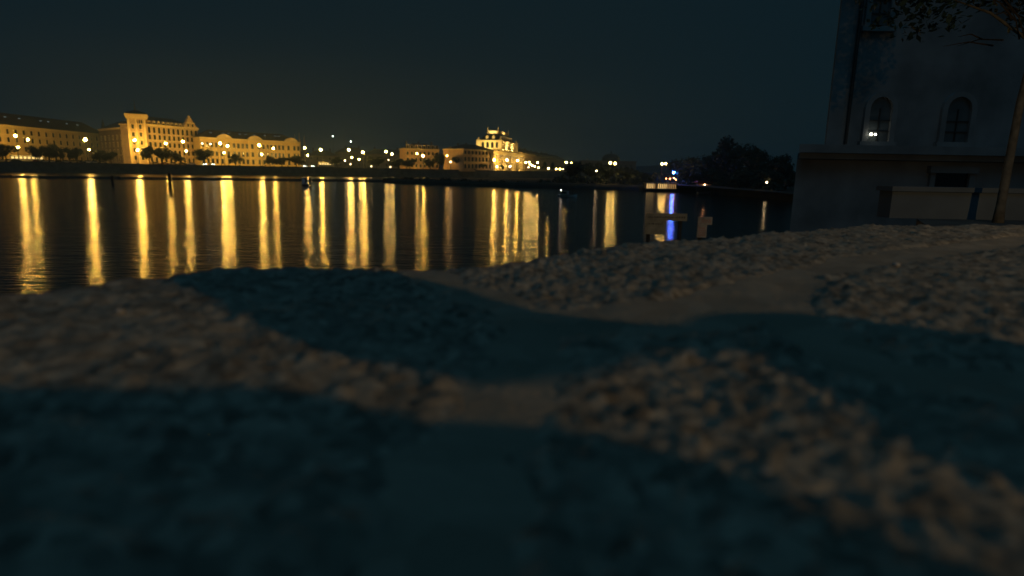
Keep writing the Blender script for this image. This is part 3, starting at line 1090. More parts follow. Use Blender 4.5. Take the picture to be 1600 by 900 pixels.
# ------------------------------------------------------------------ boat with lit windows
p = at(1031, 298.5, 155)
bt = thing('restaurant_boat', 'moored restaurant boat with a row of lit yellow windows', 'boat', (p.x, p.y, 0), R(-3))
hb = []
for x, wd, zt_ in ((-4.6, .15, 1.0), (-3.8, 1.2, .85), (-2, 1.7, .7), (2.5, 1.75, .7), (4.2, 1.3, .8), (4.7, .9, .85)):
    hb.append([(x, -wd, zt_), (x, -wd*.75, -.2), (x, wd*.75, -.2), (x, wd, zt_)])
MB().loft(hb).build('hull', 'paint_black', bt)
MB().box(-3.9, 4.0, -1.35, 1.35, .62, .85).box(-3.9, 4.0, -1.35, 1.35, 2.05, 2.2).box(-3.8, 3.9, 1.2, 1.3, .852, 2.048).box(-3.8, -3.7, -1.3, 1.19, .852, 2.048).box(3.8, 3.9, -1.3, 1.19, .852, 2.048).build('cabin', 'paint_cream', bt)
fr = MB().box(-.11, .11, -.06, .06, 0, 1.196).mesh('window_post', 'timber_wet')
pn = MB().box(-.105, .105, -.02, .02, 0, 1.15).mesh('lit_pane', emis('boat_window', (1, .62, .22), 1.1))
pn2 = MB().box(-.105, .105, -.02, .02, 0, 1.15).mesh('lit_pane', emis('boat_window_dim', (1, .55, .2), .45))
for k in range(17):
    x = -3.7 + k*7.5/16
    put('window_post', fr, bt, (x, -1.3, .852))
    if k < 16 and k not in (5,):
        put('window', pn if k in (0, 1, 2, 3, 6, 7, 8, 9, 10) else pn2, bt, (x+.235, -1.27, .86))
MB().box(-4.1, 4.2, -1.5, 1.5, 2.203, 2.3).build('roof', 'paint_cream', bt)
b = MB()
for x in (-3.9, -1.3, 1.3, 3.9):
    b.box(x-.03, x+.03, -1.4, -1.34, 2.303, 3.2)
b.box(-3.9, 3.9, -1.4, -1.34, 3.203, 3.27)
b.build('railing', 'iron', bt)
b = MB()
b.box(-.04, .04, -.04, .04, 2.31, 6.2)
b.tube([(0, 0, 6.1), (-4.3, 0, 2.6)], .03, 5)
b.build('mast', 'iron', bt)
bl = MB().ball((0, 0, 0), .11, 8, 5).mesh('deck_lamp', 'glow_red')
for px, py in ((1041, 279), (1047, 279.5), (1053, 278.3), (1056, 280.5)):
    q = at(px, py, 154)
    v = Matrix.Rotation(-R(-3), 4, 'Z') @ (q - Vector((p.x, p.y, 0)))
    put('deck_lamp', bl, bt, tuple(v))
# small kiosk with awning on the shore
p = at(1099, 292, iy(1099)+1.0)
ks = thing('shore_kiosk', 'small kiosk with dim reddish awning under the dark trees', 'kiosk', (p.x, p.y, .6))
MB().box(-1.6, 1.6, -.8, .8, 0, 1.6).build('wall', 'paint_cream', ks)
MB().prism([(-2.0, 1.9), (2.0, 1.9), (1.7, 2.4), (-1.7, 2.4)], -1.3, 1.0).build('awning', 'paint_red', ks)
MB().ball((0, -1.0, 1.5), .1).build('bulb', emis('kiosk_bulb', (1, .5, .25), 60), ks)
# rowing boats on the shore
for k, (px, py, lab) in enumerate(((1151, 294, 'small pale rowing boat under the highest dark tree'), (1172, 294, 'small pale rowing boat with a lantern, middle of three on the shore'),
                                   (1207, 293.5, 'small pale rowing boat below the white shore lamp'), (1100, 299, 'small pale boat moored below the kiosk'),
                                   (886, 304, 'small motorboat on open water left of the island lamp pair'))):
    Y = (ZC*FPX/(py+3-hor(px)))
    p = at(px, py+3, Y)
    e = thing('rowing_boat' if k < 4 else 'motorboat', lab, 'boat', (p.x, p.y, 0), R(random.uniform(-25, 25)), 'small boats')
    hb = []
    for x, wd, zz in ((-1.7, .45, .45), (-.9, .7, .38), (.3, .72, .36), (1.2, .5, .45), (1.9, .06, .6)):
        hb.append([(x, -wd, zz), (x, -wd*.6, -.1), (x, wd*.6, -.1), (x, wd, zz)])
    MB().loft(hb).build('hull', 'paint_white', e)
    for x in (-.9, .2):
        MB().box(x-.12, x+.12, -.6, .6, .37, .42).build('thwart', 'timber_wet', e)
    if k == 4:
        MB().box(-1.2, .2, -.5, .5, .43, 1.1).build('cabin', 'paint_cream', e)
        MB().box(-1.0, 0, -.52, -.5, .65, 1.0).build('cabin_window', 'glass_dark', e)
    if k in (1, 4):
        MB().ball((.6 if k == 1 else -1.2, 0, .75 if k == 1 else 1.25), .07).build('lantern', emis('boat_bulb', (1, .85, .7), 25), e)

# navigation marker with a chevron, and mooring posts in the river
p = at(478, 293, 150)
mk = thing('channel_marker', 'floating white marker board with a black chevron pointing right', 'buoy', (p.x, p.y, 0))
MB().lathe([(.8, -.3), (.9, .1), (.7, .45), (.2, .5)], 12).build('float', 'paint_black', mk)
MB().box(-.9, .55, -.04, .04, .5, 2.1).build('board', 'paint_white', mk)
MB().prism([(-.45, 2.0), (-.05, 2.0), (.45, 1.3), (-.05, .6), (-.45, .6), (.05, 1.3)], -.06, -.042).build('chevron', 'paint_black', mk)
MB().box(.75, 1.3, -.15, .15, .1, 1.9).build('post', 'paint_black', mk)
for k, (px, py, hh, lab) in enumerate(((266, 291, 2.6, 'dark mooring post in the river before the corner palace'), (176, 287, 1.6, 'short dark mooring post in the river left of the square tower'))):
    Y = ZC*FPX/(py-hor(px))
    p = at(px, py, Y)
    e = thing('mooring_post', lab, 'post', (p.x, p.y, 0))
    MB().lathe([(.3, -1), (.28, hh-.3), (.34, hh-.28), (.34, hh)], 10).build('pile', 'timber_wet', e)
    MB().lathe([(.36, hh+.003), (.3, hh+.2), (.05, hh+.4)], 10).build('cap', 'iron', e)

# ------------------------------------------------------------------ cars and trams on the quay
def car_meshes(paint):
    b = MB()
    prof = [(-2.1, .35), (2.1, .35), (2.15, .75), (1.3, .92), (-1.95, .95), (-2.15, .7)]
    b.prism(prof, -.85, .85)
    body = b.mesh('body', paint)
    c = MB()
    c.loft([[(-1.75, -.8, .953), (1.0, -.8, .953), (1.0, .8, .953), (-1.75, .8, .953)], [(-1.3, -.62, 1.42), (.35, -.62, 1.42), (.35, .62, 1.42), (-1.3, .62, 1.42)]])
    cab = c.mesh('cabin', 'glass_dark')
    r = MB().box(-1.28, .33, -.6, .6, 1.424, 1.47).mesh('roof', paint)
    wv = MB()
    n = 10
    wv.v = [(.32*math.cos(2*math.pi*j/n), y, .32*math.sin(2*math.pi*j/n)) for y in (-.1, .1) for j in range(n)]
    wv.f = [tuple(range(n)), tuple(reversed(range(n, 2*n)))] + [(j, (j+1) % n, n+(j+1) % n, n+j) for j in range(n)]
    wh = wv.mesh('wheel', 'rubber')
    return body, cab, r, wh


CARS = {c: car_meshes('car_'+c) for c in ('white', 'silver', 'black', 'red', 'blue', 'beige')}
HL = MB().box(-.04, .04, -.16, .16, -.1, .1).mesh('headlight', 'glow_white')
HLD = MB().box(-.04, .04, -.16, .16, -.1, .1).mesh('headlight', 'paint_cream')


def car(px, Y, paint, label, rz, lit=False, group='cars parked along the far quay'):
    x, y = gp(px, Y)
    e = thing('parked_car' if not lit else 'moving_car', label, 'car', (x, y, QZ-.24), rz, group)
    body, cab, r, wh = CARS[paint]
    put('body', body, e)
    put('cabin', cab, e)
    put('roof', r, e)
    for a in (-1.3, 1.3):
        for s in (-.8, .8):
            put('wheel', wh, e, (a, s, .32))
    for s in (-.58, .58):
        put('headlight', HL if lit else HLD, e, (2.15, s, .68))
    return e


def qdir(px):
    a, c = Vector(gp(px-5, qy(px-5))), Vector(gp(px+5, qy(px+5)))
    return math.atan2(c.y-a.y, c.x-a.x)


cols = ['silver', 'white', 'black', 'beige', 'white', 'red', 'silver', 'white', 'black', 'silver', 'beige', 'blue', 'white', 'silver', 'beige']
for k in range(15):
    px = 4 + k*11.2
    if 32 < px < 58:
        continue
    car(px, qy(px)+5.5, cols[k], '%s parked car, %s from the left in the row on the quay' % (cols[k], ORD[k]), qdir(px)+random.uniform(-.02, .02))
for k, px in enumerate((244, 258, 272, 286, 300)):
    c = ('beige', 'red', 'silver', 'black', 'white')[k]
    car(px, qy(px)+5.5, c, '%s parked car, %s from the left before the corner palace' % (c, ORD[k]), qdir(px))
for k, px in enumerate((318, 331, 474, 486)):
    lab = ('white car with lit headlights left of a pair before the golden palace', 'silver car with lit headlights right of a pair before the golden palace',
           'white car with lit headlights just right of the golden palace', 'silver car with lit headlights beside the tram')[k]
    car(px, qy(px)+7, ('white', 'silver')[k % 2], lab, qdir(px)-1.2, True, 'cars driving on the far quay')


def tram(px, Y, label, ln):
    x, y = gp(px, Y)
    e = thing('tram', label, 'tram', (x, y, QZ-.24), qdir(px))
    b = MB()
    h = ln/2
    b.loft([[(-h, -1.2, .5), (h, -1.2, .5), (h, 1.2, .5), (-h, 1.2, .5)], [(-h, -1.25, 1.5), (h, -1.25, 1.5), (h, 1.25, 1.5), (-h, 1.25, 1.5)],
            [(-h+.3, -1.2, 2.9), (h-.3, -1.2, 2.9), (h-.3, 1.2, 2.9), (-h+.3, 1.2, 2.9)], [(-h+.6, -.9, 3.2), (h-.6, -.9, 3.2), (h-.6, .9, 3.2), (-h+.6, .9, 3.2)]])
    b.build('body', 'paint_cream', e)
    wm = MB().box(-.5, .5, -.04, .02, 0, .95).mesh('window', 'lit_window')
    n = int(ln/1.5)
    for k in range(n):
        put('window', wm, e, (-h+1.0+k*(ln-2)/(n-1), -1.235, 1.65))
    MB().box(-h+1, h-1, -1.0, 1.0, 0, .49).build('undercarriage', 'iron', e)
    MB().tube([(0, 0, 3.2), (.8, 0, 4.0), (0, 0, 4.8)], .04, 5).build('pantograph', 'iron', e)
    return e


tram(44, qy(44)+10, 'lit tram passing the long cream building at far left', 13)
tram(510, qy(510)+9, 'lit tram between the golden palace and the lamp cluster', 9)

# ------------------------------------------------------------------ the near building at right
BY = 27.0
bx0 = gp(1284, BY)[0]
bld = thing('riverside_mill', 'dark plastered riverside building with arched windows at right', 'building', (bx0, BY, 0))
zled = zt(1420, 242, BY)
MB().slab([(0, 0), (24, 0), (24, 12), (9, 12)], zled+.35, zled+15).build('wall', 'plaster_grey', bld)
MB().box(-.05, .55, -.12, -.003, zled+.355, zled+15).build('corner_quoin', 'plaster_grey', bld)
b = MB().tube([(.8, -.12, zled+.4), (.8, -.12, zled+15)], .07, 8)
b.build('downpipe', 'iron', bld)
lx = gp(1232, BY)[0] - bx0
MB().slab([(lx, -.75), (24, -.75), (24, 12), (lx+9, 12)], zled, zled+.345).slab([(lx+.15, -.5), (24, -.5), (24, -.013), (lx+.5, -.013)], zled-.25, zled-.003).build('ledge', 'plaster_grey', bld)
MB().slab([(lx+.3, -.01), (24, -.01), (24, 11.5), (lx+9, 11.5)], -1, zled-.004).build('basement_wall', 'plaster_grey', bld)


def arched(px0, px1, py0, py1, parent, tall=True):
    p0, p1 = at(px0, py1, BY), at(px1, py0, BY)
    wd = p1.x-p0.x
    xx = (p0.x+p1.x)/2-bx0
    z0 = p0.z
    ht = p1.z-p0.z-(wd/2 if tall else 0)
    return add_window(parent, xx, -.004, z0, wd, ht, tall, 'plaster_grey', 'glass_sky_tint', mull=True), xx, z0, wd


w1, wx, wz, ww = arched(1351, 1394, 152, 221, bld)
w2, _, _, _ = arched(1470, 1518, 152, 222, bld)
arched(1356, 1396, -40, 42, bld)
o = add_window(bld, at(1482, 292, BY).x-bx0, -.014, zt(1482, 293, BY), 1.5, .62, False, 'plaster_grey', 'glass_dark')
# lit wall lamp at the sill of the arched window
q = at(1358, 212, BY)
wl = thing('wall_lamp', 'small lit lamp with two bulbs in the arched window of the right building', 'lamp', (q.x, q.y-.25, q.z))
MB().tube([(0, .2, -.12), (0, 0, -.08), (-.06, 0, .03)], .015, 6).tube([(0, 0, -.08), (.1, 0, .02)], .012, 6).build('bracket', 'iron', wl)
MB().ball((-.06, 0, .05), .06).build('bulb', 'bulb_white', wl)
MB().ball((.12, 0, .04), .05).build('bulb', 'bulb_white', wl)

# terrace, low wall and slender tree at right
b = MB()
b.slab([(5.0, 3.6), (30, 3.6), (30, 11), (7.7, 11), (6.6, 9.9), (5.0, 7.0)], -1, 3.85)
tag(b.build('terrace_ground', 'paving'), kind='structure')
p = at(1396, 291, 10)
lw = thing('garden_wall', 'low plain pale wall below the right building', 'wall', (p.x, 10, 3.85))
MB().box(0, 14, 0, .35, 0, p.z-3.85-.08).build('wall_face', 'garden_plaster', lw)
MB().box(-.04, 14, -.05, .4, p.z-3.85-.077, p.z-3.85).build('coping', 'garden_plaster', lw)

tb = on_plane(1559, 348, 3.85)
tt = at(1602, 100, tb.y)
rt_ = thing('slender_tree', 'slender pale-trunked tree with dark crown before the right building', 'tree', (tb.x, tb.y, 3.85))
d = tt - tb
b = MB()
b.tube([(0, 0, -.1), (0.0, 0, .25), (.02, .01, 1.0), (.03, 0, 1.8), (.12, .02, 2.6), (.2, .05, 4.2), (.3, .1, 5.5)], [.085, .062, .056, .052, .048, .042, .03], 10)
for a, z0, r in ((2.6, 2.6, 1.2), (3.4, 3.0, 1.5), (.4, 3.0, 1.3), (1.6, 3.3, 1.2), (4.6, 3.4, 1.0)):
    b.tube([(.12, .02, z0), (.12+r*.5*math.cos(a), r*.5*math.sin(a), z0+.5), (.12+r*math.cos(a), r*math.sin(a), z0+.8)], [.03, .02, .008], 6)
b.build('trunk', 'bark_pale', rt_, smooth=True)
b = MB()
rnd = random.Random(3)
for k in range(90):
    a = rnd.uniform(0, 6.28)
    r = rnd.uniform(.3, 1.6)
    p0 = Vector((.15+.5*r*math.cos(a), .5*r*math.sin(a), rnd.uniform(2.6, 4.2)))
    p1 = p0 + Vector((rnd.uniform(.2, .9)*math.cos(a), rnd.uniform(.2, .9)*math.sin(a), rnd.uniform(.0, .7)))
    b.tube([p0, p0.lerp(p1, .5)+Vector((0, 0, .06)), p1], [.014, .009, .003], 4)
b.build('twigs', 'bark', rt_)
cm = crown_mesh('crown', 77, 34000, .0105, 'leaf_near', 14)
put('crown', cm, rt_, (.1, .1, 1.7), 0, (5.4, 5.4, 6.4))

# ------------------------------------------------------------------ sign boards at the river edge
def sign_text(b, x0, x1, z0, z1, rows, y, seed):
    """rows of small strokes: writing too small in the photograph to be read"""
    rnd = random.Random(seed)
    rh = (z1-z0)/rows
    for r in range(rows):
        z = z1-(r+.5)*rh
        x = x0
        while x < x1:
            wl_ = rnd.uniform(.012, .03)
            b.box(x, min(x+wl_*.6, x1), y-.002, y, z-rh*.28, z+rh*.28*rnd.uniform(.3, 1))
            x += wl_*1.5


SY = 9.0
p0, p1 = at(1008, 366, SY), at(1041, 345, SY)
s1 = thing('mooring_sign', 'wide pale sign board with dark lettering, left of two at the wall edge', 'sign', (p0.x, SY, 0))
wA, zA0, zA1 = p1.x-p0.x, p0.z, p1.z
pT = at(1074, 334, SY)
MB().box(0, wA, 0, .03, zA0, zA1-.003).build('lower_board', 'sign_cream', s1)
MB().box(0, pT.x-p0.x, -.005, .03, zA1, pT.z).build('lettering_board', 'sign_cream', s1)
b = MB()
sign_text(b, .03, pT.x-p0.x-.03, zA1+.03, pT.z-.03, 1, -.006, 3)
sign_text(b, .03, wA*.8, zA1-.07, zA1-.02, 1, -.001, 4)
b.build('lettering', 'paint_black', s1)
for x in (.06, pT.x-p0.x-.08):
    MB().lathe([(.03, -1.5), (.03, pT.z-.02)], 8, x, .065).build('post', 'iron', s1)
p0, p1 = at(1089, 371, SY), at(1106, 339, SY)
s2 = thing('notice_sign', 'narrow pale sign with red print, right of two at the wall edge', 'sign', (p0.x, SY, 0))
wB = p1.x-p0.x
zB0, zB1 = p0.z, p1.z
zs_ = zB0 + (zB1-zB0)*.62
MB().box(0, wB, 0, .03, zB0, zs_-.003).build('lower_board', 'sign_white', s2)
MB().box(0, wB*1.5, -.005, .03, zs_, zB1).build('upper_board', 'sign_white', s2)
b = MB()
sign_text(b, .02, wB-.02, zB0+.02, zs_-.03, 4, -.001, 8)
sign_text(b, .05, wB*1.35, zs_+.03, zB1-.03, 2, -.006, 9)
b.build('lettering', 'paint_red', s2)
MB().lathe([(.035, -1.5), (.035, zB1-.02)], 8, wB/2, .07).build('post', 'iron', s2)

# ------------------------------------------------------------------ the near wall with its rough coping stones
ZS = ZC - 0.18


def sp(px, py):
    v = on_plane(px, py, ZS)
    return (v.x, v.y)


edge = [(-3.2, -1.6)] + [sp(*q) for q in ((-260, 480), (0, 457), (100, 448), (200, 437), (300, 421), (400, 413), (520, 411), (740, 411), (800, 403), (860, 391), (950, 381), (1040, 373),
                                        (1110, 369), (1200, 363), (1340, 350), (1460, 350), (1600, 351), (1900, 352))]
edge.append((edge[-1][0]+2.5, edge[-1][1]+.3))
edge = np.array(edge)


def seg_dist(P, A, B):
    d = B - A
    t = np.clip(((P - A) @ d)/max(d @ d, 1e-9), 0, 1)
    return np.linalg.norm(P - (A + t[:, None]*d), axis=1)


def poly_inside(P, poly):
    x, y = P[:, 0], P[:, 1]
    ins = np.zeros(len(P), bool)
    n = len(poly)
    for i in range(n):
        a, c = poly[i], poly[(i+1) % n]
        cond = ((a[1] > y) != (c[1] > y))
        xi = (c[0]-a[0])*(y-a[1])/((c[1]-a[1]) if c[1] != a[1] else 1e-9) + a[0]
        ins ^= cond & (x < xi)
    return ins


def hash2(ix, iy_, s):
    h = (ix.astype(np.int64)*374761393 + iy_.astype(np.int64)*668265263 + s*974634777) & 0x7fffffff
    h = ((h ^ (h >> 13))*1274126177) & 0x7fffffff
    return ((h ^ (h >> 16)) & 0xffff)/65535.0


def vnoise(P, sc, s):
    q = P*sc
    i = np.floor(q)
    f = q - i
    f = f*f*(3-2*f)
    ix, iy_ = i[:, 0].astype(np.int64), i[:, 1].astype(np.int64)
    a, b_ = hash2(ix, iy_, s), hash2(ix+1, iy_, s)
    c, d_ = hash2(ix, iy_+1, s), hash2(ix+1, iy_+1, s)
    return (a*(1-f[:, 0])+b_*f[:, 0])*(1-f[:, 1]) + (c*(1-f[:, 0])+d_*f[:, 0])*f[:, 1] - .5


def worley(P, sc, s):
    q = P*sc
    i = np.floor(q).astype(np.int64)
    d1 = np.full(len(P), 9.0)
    hh = np.zeros(len(P))
    for dx in (-1, 0, 1):
        for dy in (-1, 0, 1):
            cx, cy = i[:, 0]+dx, i[:, 1]+dy
            px_, py_ = cx+hash2(cx, cy, s), cy+hash2(cx, cy, s+1)
            d = np.hypot(q[:, 0]-px_, q[:, 1]-py_)
            m = d < d1
            d1 = np.where(m, d, d1)
            hh = np.where(m, hash2(cx, cy, s+2), hh)
    return d1, hh


def axis(lo, hi, c, a, k):
    r = [c]
    x = c
    while x < hi:
        x += a + k*abs(x-c)
        r.append(x)
    l_ = []
    x = c
    while x > lo:
        x -= a + k*abs(x-c)
        l_.append(x)
    return np.array(l_[::-1] + r)


gxs = axis(-3.0, 4.6, 0.05, .0036, .0065)
gys = axis(-1.5, 3.4, 0.34, .0034, .0062)
nx, ny = len(gxs), len(gys)
X, Y_ = np.meshgrid(gxs, gys)
P = np.stack([X.ravel(), Y_.ravel()], 1)
# inside / outside of the river edge
wallpoly = list(map(tuple, edge)) + [(6.5, -1.6)]
ins = poly_inside(P, wallpoly)
ed = np.full(len(P), 9.0)
for i in range(len(edge)-1):
    ed = np.minimum(ed, seg_dist(P, edge[i], edge[i+1]))
ed = np.where(ins, ed, -ed)
ed = ed + .02*vnoise(P, 9, 5) + .012*vnoise(P, 30, 6)
roundoff = np.clip(.05-ed, 0, 1)**2*9.0
coarse = .014*vnoise(P, 3.2, 11) + .008*vnoise(P, 8, 12)
d1, hh = worley(P + .012*np.stack([vnoise(P, 45, 31), vnoise(P, 45, 32)], 1), 70, 21)
peb = (np.clip(1-d1*1.25, 0, 1)**.7)*(.0005+.0085*hh*hh)
d2, h2 = worley(P, 115, 25)
peb2 = np.clip(1-d2*1.3, 0, 1)*(.0006+.0022*h2)
d3, h3 = worley(P, 17, 28)
lump = np.clip(1-d3, 0, 1)*(.001+.006*h3)
fine = .0018*vnoise(P, 150, 13) + .004*vnoise(P, 26, 14)
rough = peb + peb2 + lump + fine - .005
J = lambda *q: [sp(*a) for a in q]
stones = {
    'left': [(-3.6, -1.8), (-3.4, 1.2)] + J((0, 430), (400, 395), (610, 398), (652, 412), (700, 446), (822, 486), (808, 545), (786, 615), (700, 690), (640, 880)) + [(-.05, .1), (-.1, -1.8)],
    'far': J((650, 395), (900, 360), (1340, 335), (1900, 340), (1900, 356), (1600, 366), (1330, 400), (1205, 432), (1055, 468), (960, 478), (838, 480), (705, 436)),
    'right': J((1258, 424), (1345, 410), (1600, 376), (1900, 365)) + [(5.5, 3.0), (5.5, 1.1)] + J((1900, 560), (1600, 585), (1380, 560), (1222, 474)),
    'near': J((850, 505), (1040, 512), (1205, 484), (1360, 574), (1600, 604), (1950, 580)) + [(5.5, .9), (5.5, -1.8), (.0, -1.8), (.03, .1)] + J((690, 880), (760, 680), (822, 620), (842, 545)),
}
labels = {'left': 'broad rough stone at left', 'far': 'long rough stone along the far edge', 'right': 'rough stone at right under the pale wall', 'near': 'rough near stone at lower right'}


def grid_mesh(name, mask_v, Z, m):
    M = mask_v.reshape(ny, nx)
    fm = M[:-1, :-1] & M[1:, :-1] & M[:-1, 1:] & M[1:, 1:]
    jj, ii = np.nonzero(fm)
    a = jj*nx+ii
    F = np.stack([a, a+1, a+nx+1, a+nx], 1)
    used, inv = np.unique(F, return_inverse=True)
    F = inv.reshape(-1, 4).astype(np.int32)
    co = np.stack([P[used, 0], P[used, 1], Z[used]], 1).astype(np.float32)
    me = bpy.data.meshes.new(name)
    me.vertices.add(len(co))
    me.vertices.foreach_set('co', co.ravel())
    me.loops.add(F.size)
    me.loops.foreach_set('vertex_index', F.ravel())
    me.polygons.add(len(F))
    me.polygons.foreach_set('loop_start', np.arange(0, F.size, 4, dtype=np.int32))
    me.polygons.foreach_set('use_smooth', np.ones(len(F), bool))
    me.update(calc_edges=True)
    me.materials.append(m)
    return me


def stone_material(name, c0, c1, c2, scale):
    m = bpy.data.materials.new(name)
    m.use_nodes = True
    t = m.node_tree
    bs = t.nodes['Principled BSDF']
    bs.inputs['Roughness'].default_value = .85
    bs.inputs['Specular IOR Level'].default_value = .3
    c = t.nodes.new('ShaderNodeTexCoord')
    v = t.nodes.new('ShaderNodeTexVoronoi')
    v.inputs['Scale'].default_value = scale
    t.links.new(c.outputs['Object'], v.inputs['Vector'])
    n = t.nodes.new('ShaderNodeTexNoise')
    n.inputs['Scale'].default_value = 14
    n.inputs['Detail'].default_value = 8
    t.links.new(c.outputs['Object'], n.inputs['Vector'])
    bw = t.nodes.new('ShaderNodeRGBToBW')
    t.links.new(v.outputs['Color'], bw.inputs[0])
    ad = t.nodes.new('ShaderNodeMath')
    ad.operation = 'MULTIPLY_ADD'
    ad.inputs[1].default_value = .55
    t.links.new(bw.outputs[0], ad.inputs[0])
    sc_ = t.nodes.new('ShaderNodeMath')
    sc_.operation = 'MULTIPLY'
    sc_.inputs[1].default_value = .5
    t.links.new(n.outputs['Fac'], sc_.inputs[0])
    t.links.new(sc_.outputs[0], ad.inputs[2])
    r = t.nodes.new('ShaderNodeValToRGB')
    r.color_ramp.elements[0].position = .25
    r.color_ramp.elements[0].color = (*c0, 1)
    r.color_ramp.elements[1].position = .8
    r.color_ramp.elements[1].color = (*c2, 1)
    e = r.color_ramp.elements.new(.5)
    e.color = (*c1, 1)
    t.links.new(ad.outputs[0], r.inputs['Fac'])
    t.links.new(r.outputs[0], bs.inputs['Base Color'])
    n2 = t.nodes.new('ShaderNodeTexNoise')
    n2.inputs['Scale'].default_value = 260
    n2.inputs['Detail'].default_value = 4
    t.links.new(c.outputs['Object'], n2.inputs['Vector'])
    bp = t.nodes.new('ShaderNodeBump')
    bp.inputs['Strength'].default_value = .5
    bp.inputs['Distance'].default_value = .002
    t.links.new(n2.outputs['Fac'], bp.inputs['Height'])
    t.links.new(bp.outputs[0], bs.inputs['Normal'])
    return m


m_stone = stone_material('rough_stone', (.15, .12, .09), (.30, .25, .195), (.48, .40, .31), 74)
m_mortar = stone_material('mortar', (.30, .24, .18), (.36, .29, .22), (.42, .34, .26), 20)
rw = thing('river_wall', 'rough stone river wall top in the foreground crossed by shadows', 'wall')
stone_any = np.zeros(len(P))
for nm, poly in stones.items():
    pin = poly_inside(P, poly)
    dd = np.full(len(P), 9.0)
    for i in range(len(poly)):
        dd = np.minimum(dd, seg_dist(P, np.array(poly[i]), np.array(poly[(i+1) % len(poly)])))
    dd = np.where(pin, dd, -dd) + .022*vnoise(P, 16, 41) + .010*vnoise(P, 50, 42) - .004
    prof = np.clip((dd+.004)/.05, 0, 1)
    prof = prof*prof*(3-2*prof)
    Z = ZS - roundoff + coarse*prof + rough*prof - .014*(1-prof)
    me = grid_mesh('coping_stone', (dd > -.006) & (ed > -.045), Z, m_stone)
    put('coping_stone', me, rw)['label'] = labels[nm]
    stone_any = np.maximum(stone_any, prof)
Zm = ZS - roundoff - .0075 + .35*coarse + .4*fine + .6*peb2 + .22*peb + .004*vnoise(P, 12, 61)
me = grid_mesh('mortar_bed', (stone_any < .92) & (ed > -.045), Zm, m_mortar)
put('mortar_bed', me, rw)
body = [tuple(p) for p in edge] + [(6.5, -1.6)]
MB().slab(body[:-1] + [(edge[-1][0], -1.6)], -1, ZS-.085).build('wall_core', 'quay_stone', rw)
b = MB()
b.slab([(-30, -30), (40, -30), (40, -1.62), (-30, -1.62)], -1, ZS-.95)
tag(b.build('near_pavement', 'paving'), kind='structure')

# a few pale pebbles lying on the stone
for k, (px, py, r, lab) in enumerate(((188, 495, .005, 'pale pinkish pebble lying on the broad stone at left'), (1400, 413, .007, 'small white pebble lying on the stone at right'),
                                      (1196, 738, .003, 'small pale pebble on the near stone at lower right'))):
    x, y = sp(px, py)
    i = int(np.argmin((P[:, 0]-x)**2 + (P[:, 1]-y)**2))
    zp = ZS + (coarse+rough)[i]
    b = MB()
    rings = []
    for a_ in range(6):
        t = -math.pi/2 + math.pi*a_/5
        rr = max(math.cos(t), .1)*r
        rings.append([(rr*math.cos(j*.7854)*(1.25+.2*math.sin(j*2.1+k)), rr*math.sin(j*.7854), r*.7*math.sin(t)) for j in range(8)])
    o = b.loft(rings).build('pebble', 'pebble_pale', None, smooth=True)
    o.location = (x, y, zp + r*.45)
    tag(o, lab, 'pebble', 'pebbles on the wall')

# ------------------------------------------------------------------ the lamp behind, and unseen casters added to shape the shadows across the stone
LD = Vector((-.84, .54))                 # way the lamp light travels over the ground
LP = Vector((.54, .84))
LAMP_D = 7.0
TAN = .335
lp = -LD*LAMP_D
sl = thing('street_lamp', 'lamp post on the near pavement lighting the river wall', 'street lamp', (lp.x, lp.y, ZS-.95))
hl = LAMP_D*TAN + .95
MB().lathe([(.16, 0), (.16, .5), (.09, .8), (.06, hl-.35), (.1, hl-.3)], 10).build('pole', 'iron', sl)
MB().lathe([(.26, hl+.3), (.2, hl+.42), (.05, hl+.6)], 10).build('cap', 'iron', sl)
for k in range(4):
    a = k*math.pi/2 + .9
    MB().tube([(.09*math.cos(a), .09*math.sin(a), hl-.3), (.24*math.cos(a), .24*math.sin(a), hl+.3)], .012, 5).build('lantern_bar', 'iron', sl)
ld = bpy.data.lights.new('bulb', 'POINT')
ld.energy = 510
ld.color = (1.0, .67, .29)
ld.shadow_soft_size = .038
lo = bpy.data.objects.new('bulb', ld)
COL.objects.link(lo)
lo.parent = sl
lo.location = (0, 0, hl)


def shadow_caster(name, label, along, sil, thick, m, parts):
    """sil: (shadow position along, perp left, perp right) of the outline, turned into heights of an added shadow caster"""
    e = thing(name, label, 'shadow_caster', (*(LD*along), ZS-.006), 0)
    rings = []
    for (a, q0, q1) in sil:
        k = (LAMP_D+along)/(LAMP_D+a)
        z = (a-along)*TAN*(1.0)
        z = (LAMP_D*TAN)*(a-along)/(LAMP_D+a)
        q0, q1 = q0*k, q1*k
        c, hw = (q0+q1)/2, (q1-q0)/2
        n = 20
        ring = []
        for j in range(n):
            t = 2*math.pi*j/n
            cx = abs(math.cos(t))**.7*math.copysign(1, math.cos(t))
            sx = abs(math.sin(t))**.7*math.copysign(1, math.sin(t))
            th_ = thick*(min(1, hw/.12))
            v = LP*(c+hw*cx) + LD*(th_*sx)
            ring.append((v.x, v.y, z))
        rings.append(ring)
    MB().loft(rings).build('caster_body', m, e, smooth=True)
    return e


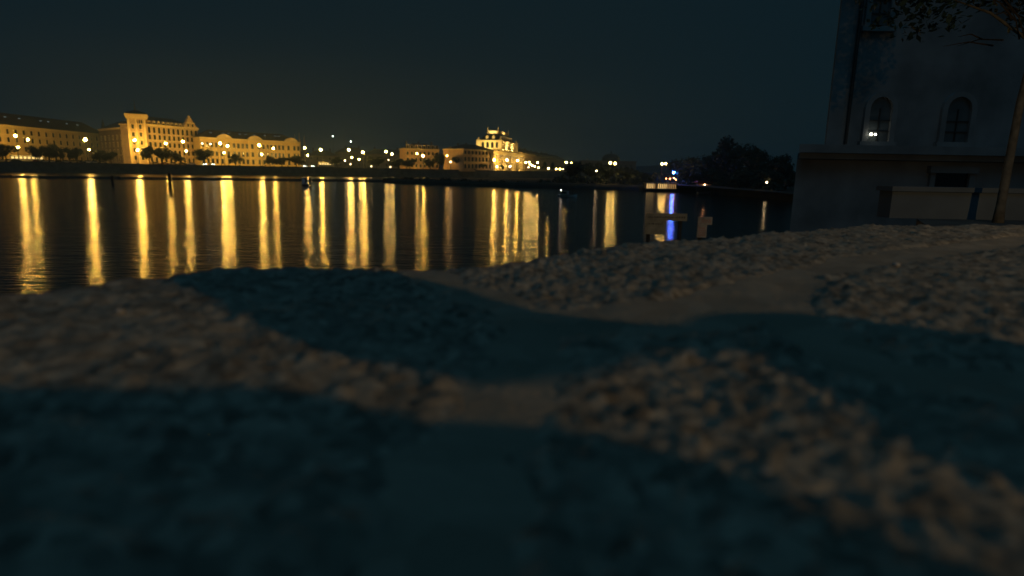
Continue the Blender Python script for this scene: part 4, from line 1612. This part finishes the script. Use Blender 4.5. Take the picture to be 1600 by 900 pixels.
tall_caster = shadow_caster('tall_shadow_caster', 'tall olive shadow caster added out of view on the river wall', -1.0,
           [(-1.0, .42, .86), (-.9, .39, .90), (-.5, .37, .90), (-.20, .40, .89), (-.08, .45, .90), (-.03, .53, .91), (.03, .60, .91), (0.09, .63, .87), (.15, .625, .77), (.22, .61, .72), (.31, .56, .70), (.34, .46, .695),
            (.40, .395, .695), (.48, .385, .70), (.57, .40, .735), (.68, .43, .78), (.8, .465, .79), (1.15, .50, .78), (1.5, .54, .74), (1.75, .6, .68)], .13, 'caster_olive', None)  # added unseen blocker, outline shaped from the farther shadow
b = MB()
for s in (.52, .76):
    q = LP*s
    b.tube([(q.x+LD.x*-.12, q.y+LD.y*-.12, .05), (q.x+LD.x*-.2, q.y+LD.y*-.2, .2), (q.x+LD.x*-.13, q.y+LD.y*-.13, .34)], .014, 6)
b.build('caster_strap', 'webbing', tall_caster)
low_caster = shadow_caster('low_shadow_caster', 'navy shadow caster added out of view on the river wall behind the camera', -.9,
          [(-.9, -.30, .28), (-.8, -.34, .32), (-.4, -.36, .33), (-.1, -.36, .32), (.0, -.36, .33), (.08, -.36, .345), (.14, -.36, .38), (.19, -.36, .355), (.23, -.36, .30), (.31, -.35, .32), (.37, -.33, .305),
           (.41, -.32, .26), (.45, -.30, .24), (.50, -.26, .20), (.54, -.18, .12), (.56, -.1, .06)], .15, 'caster_navy', None)  # added unseen blocker, outline shaped from the nearer shadow
b = MB()
q = LP*-.02
b.tube([(q.x-.1, q.y-.06, .40), (q.x-.05, q.y-.03, .49), (q.x+.08, q.y+.1, .49), (q.x+.12, q.y+.14, .42)], .012, 6)
b.build('caster_handle', 'webbing', low_caster)

# ------------------------------------------------------------------ night haze over the river
HAZE = 0.0005
hz = bpy.data.materials.new('haze')
hz.use_nodes = True
t = hz.node_tree
t.nodes.clear()
o = t.nodes.new('ShaderNodeOutputMaterial')
v = t.nodes.new('ShaderNodeVolumePrincipled')
v.inputs['Color'].default_value = (.6, .86, 1, 1)
v.inputs['Density'].default_value = HAZE
v.inputs['Anisotropy'].default_value = .3
t.links.new(v.outputs[0], o.inputs['Volume'])
b = MB().box(-1600, 1700, -70, 1600, -2.2, 60)
hb = b.build('haze', hz)
tag(hb, 'thin night haze over the river and town', 'haze', kind='stuff')
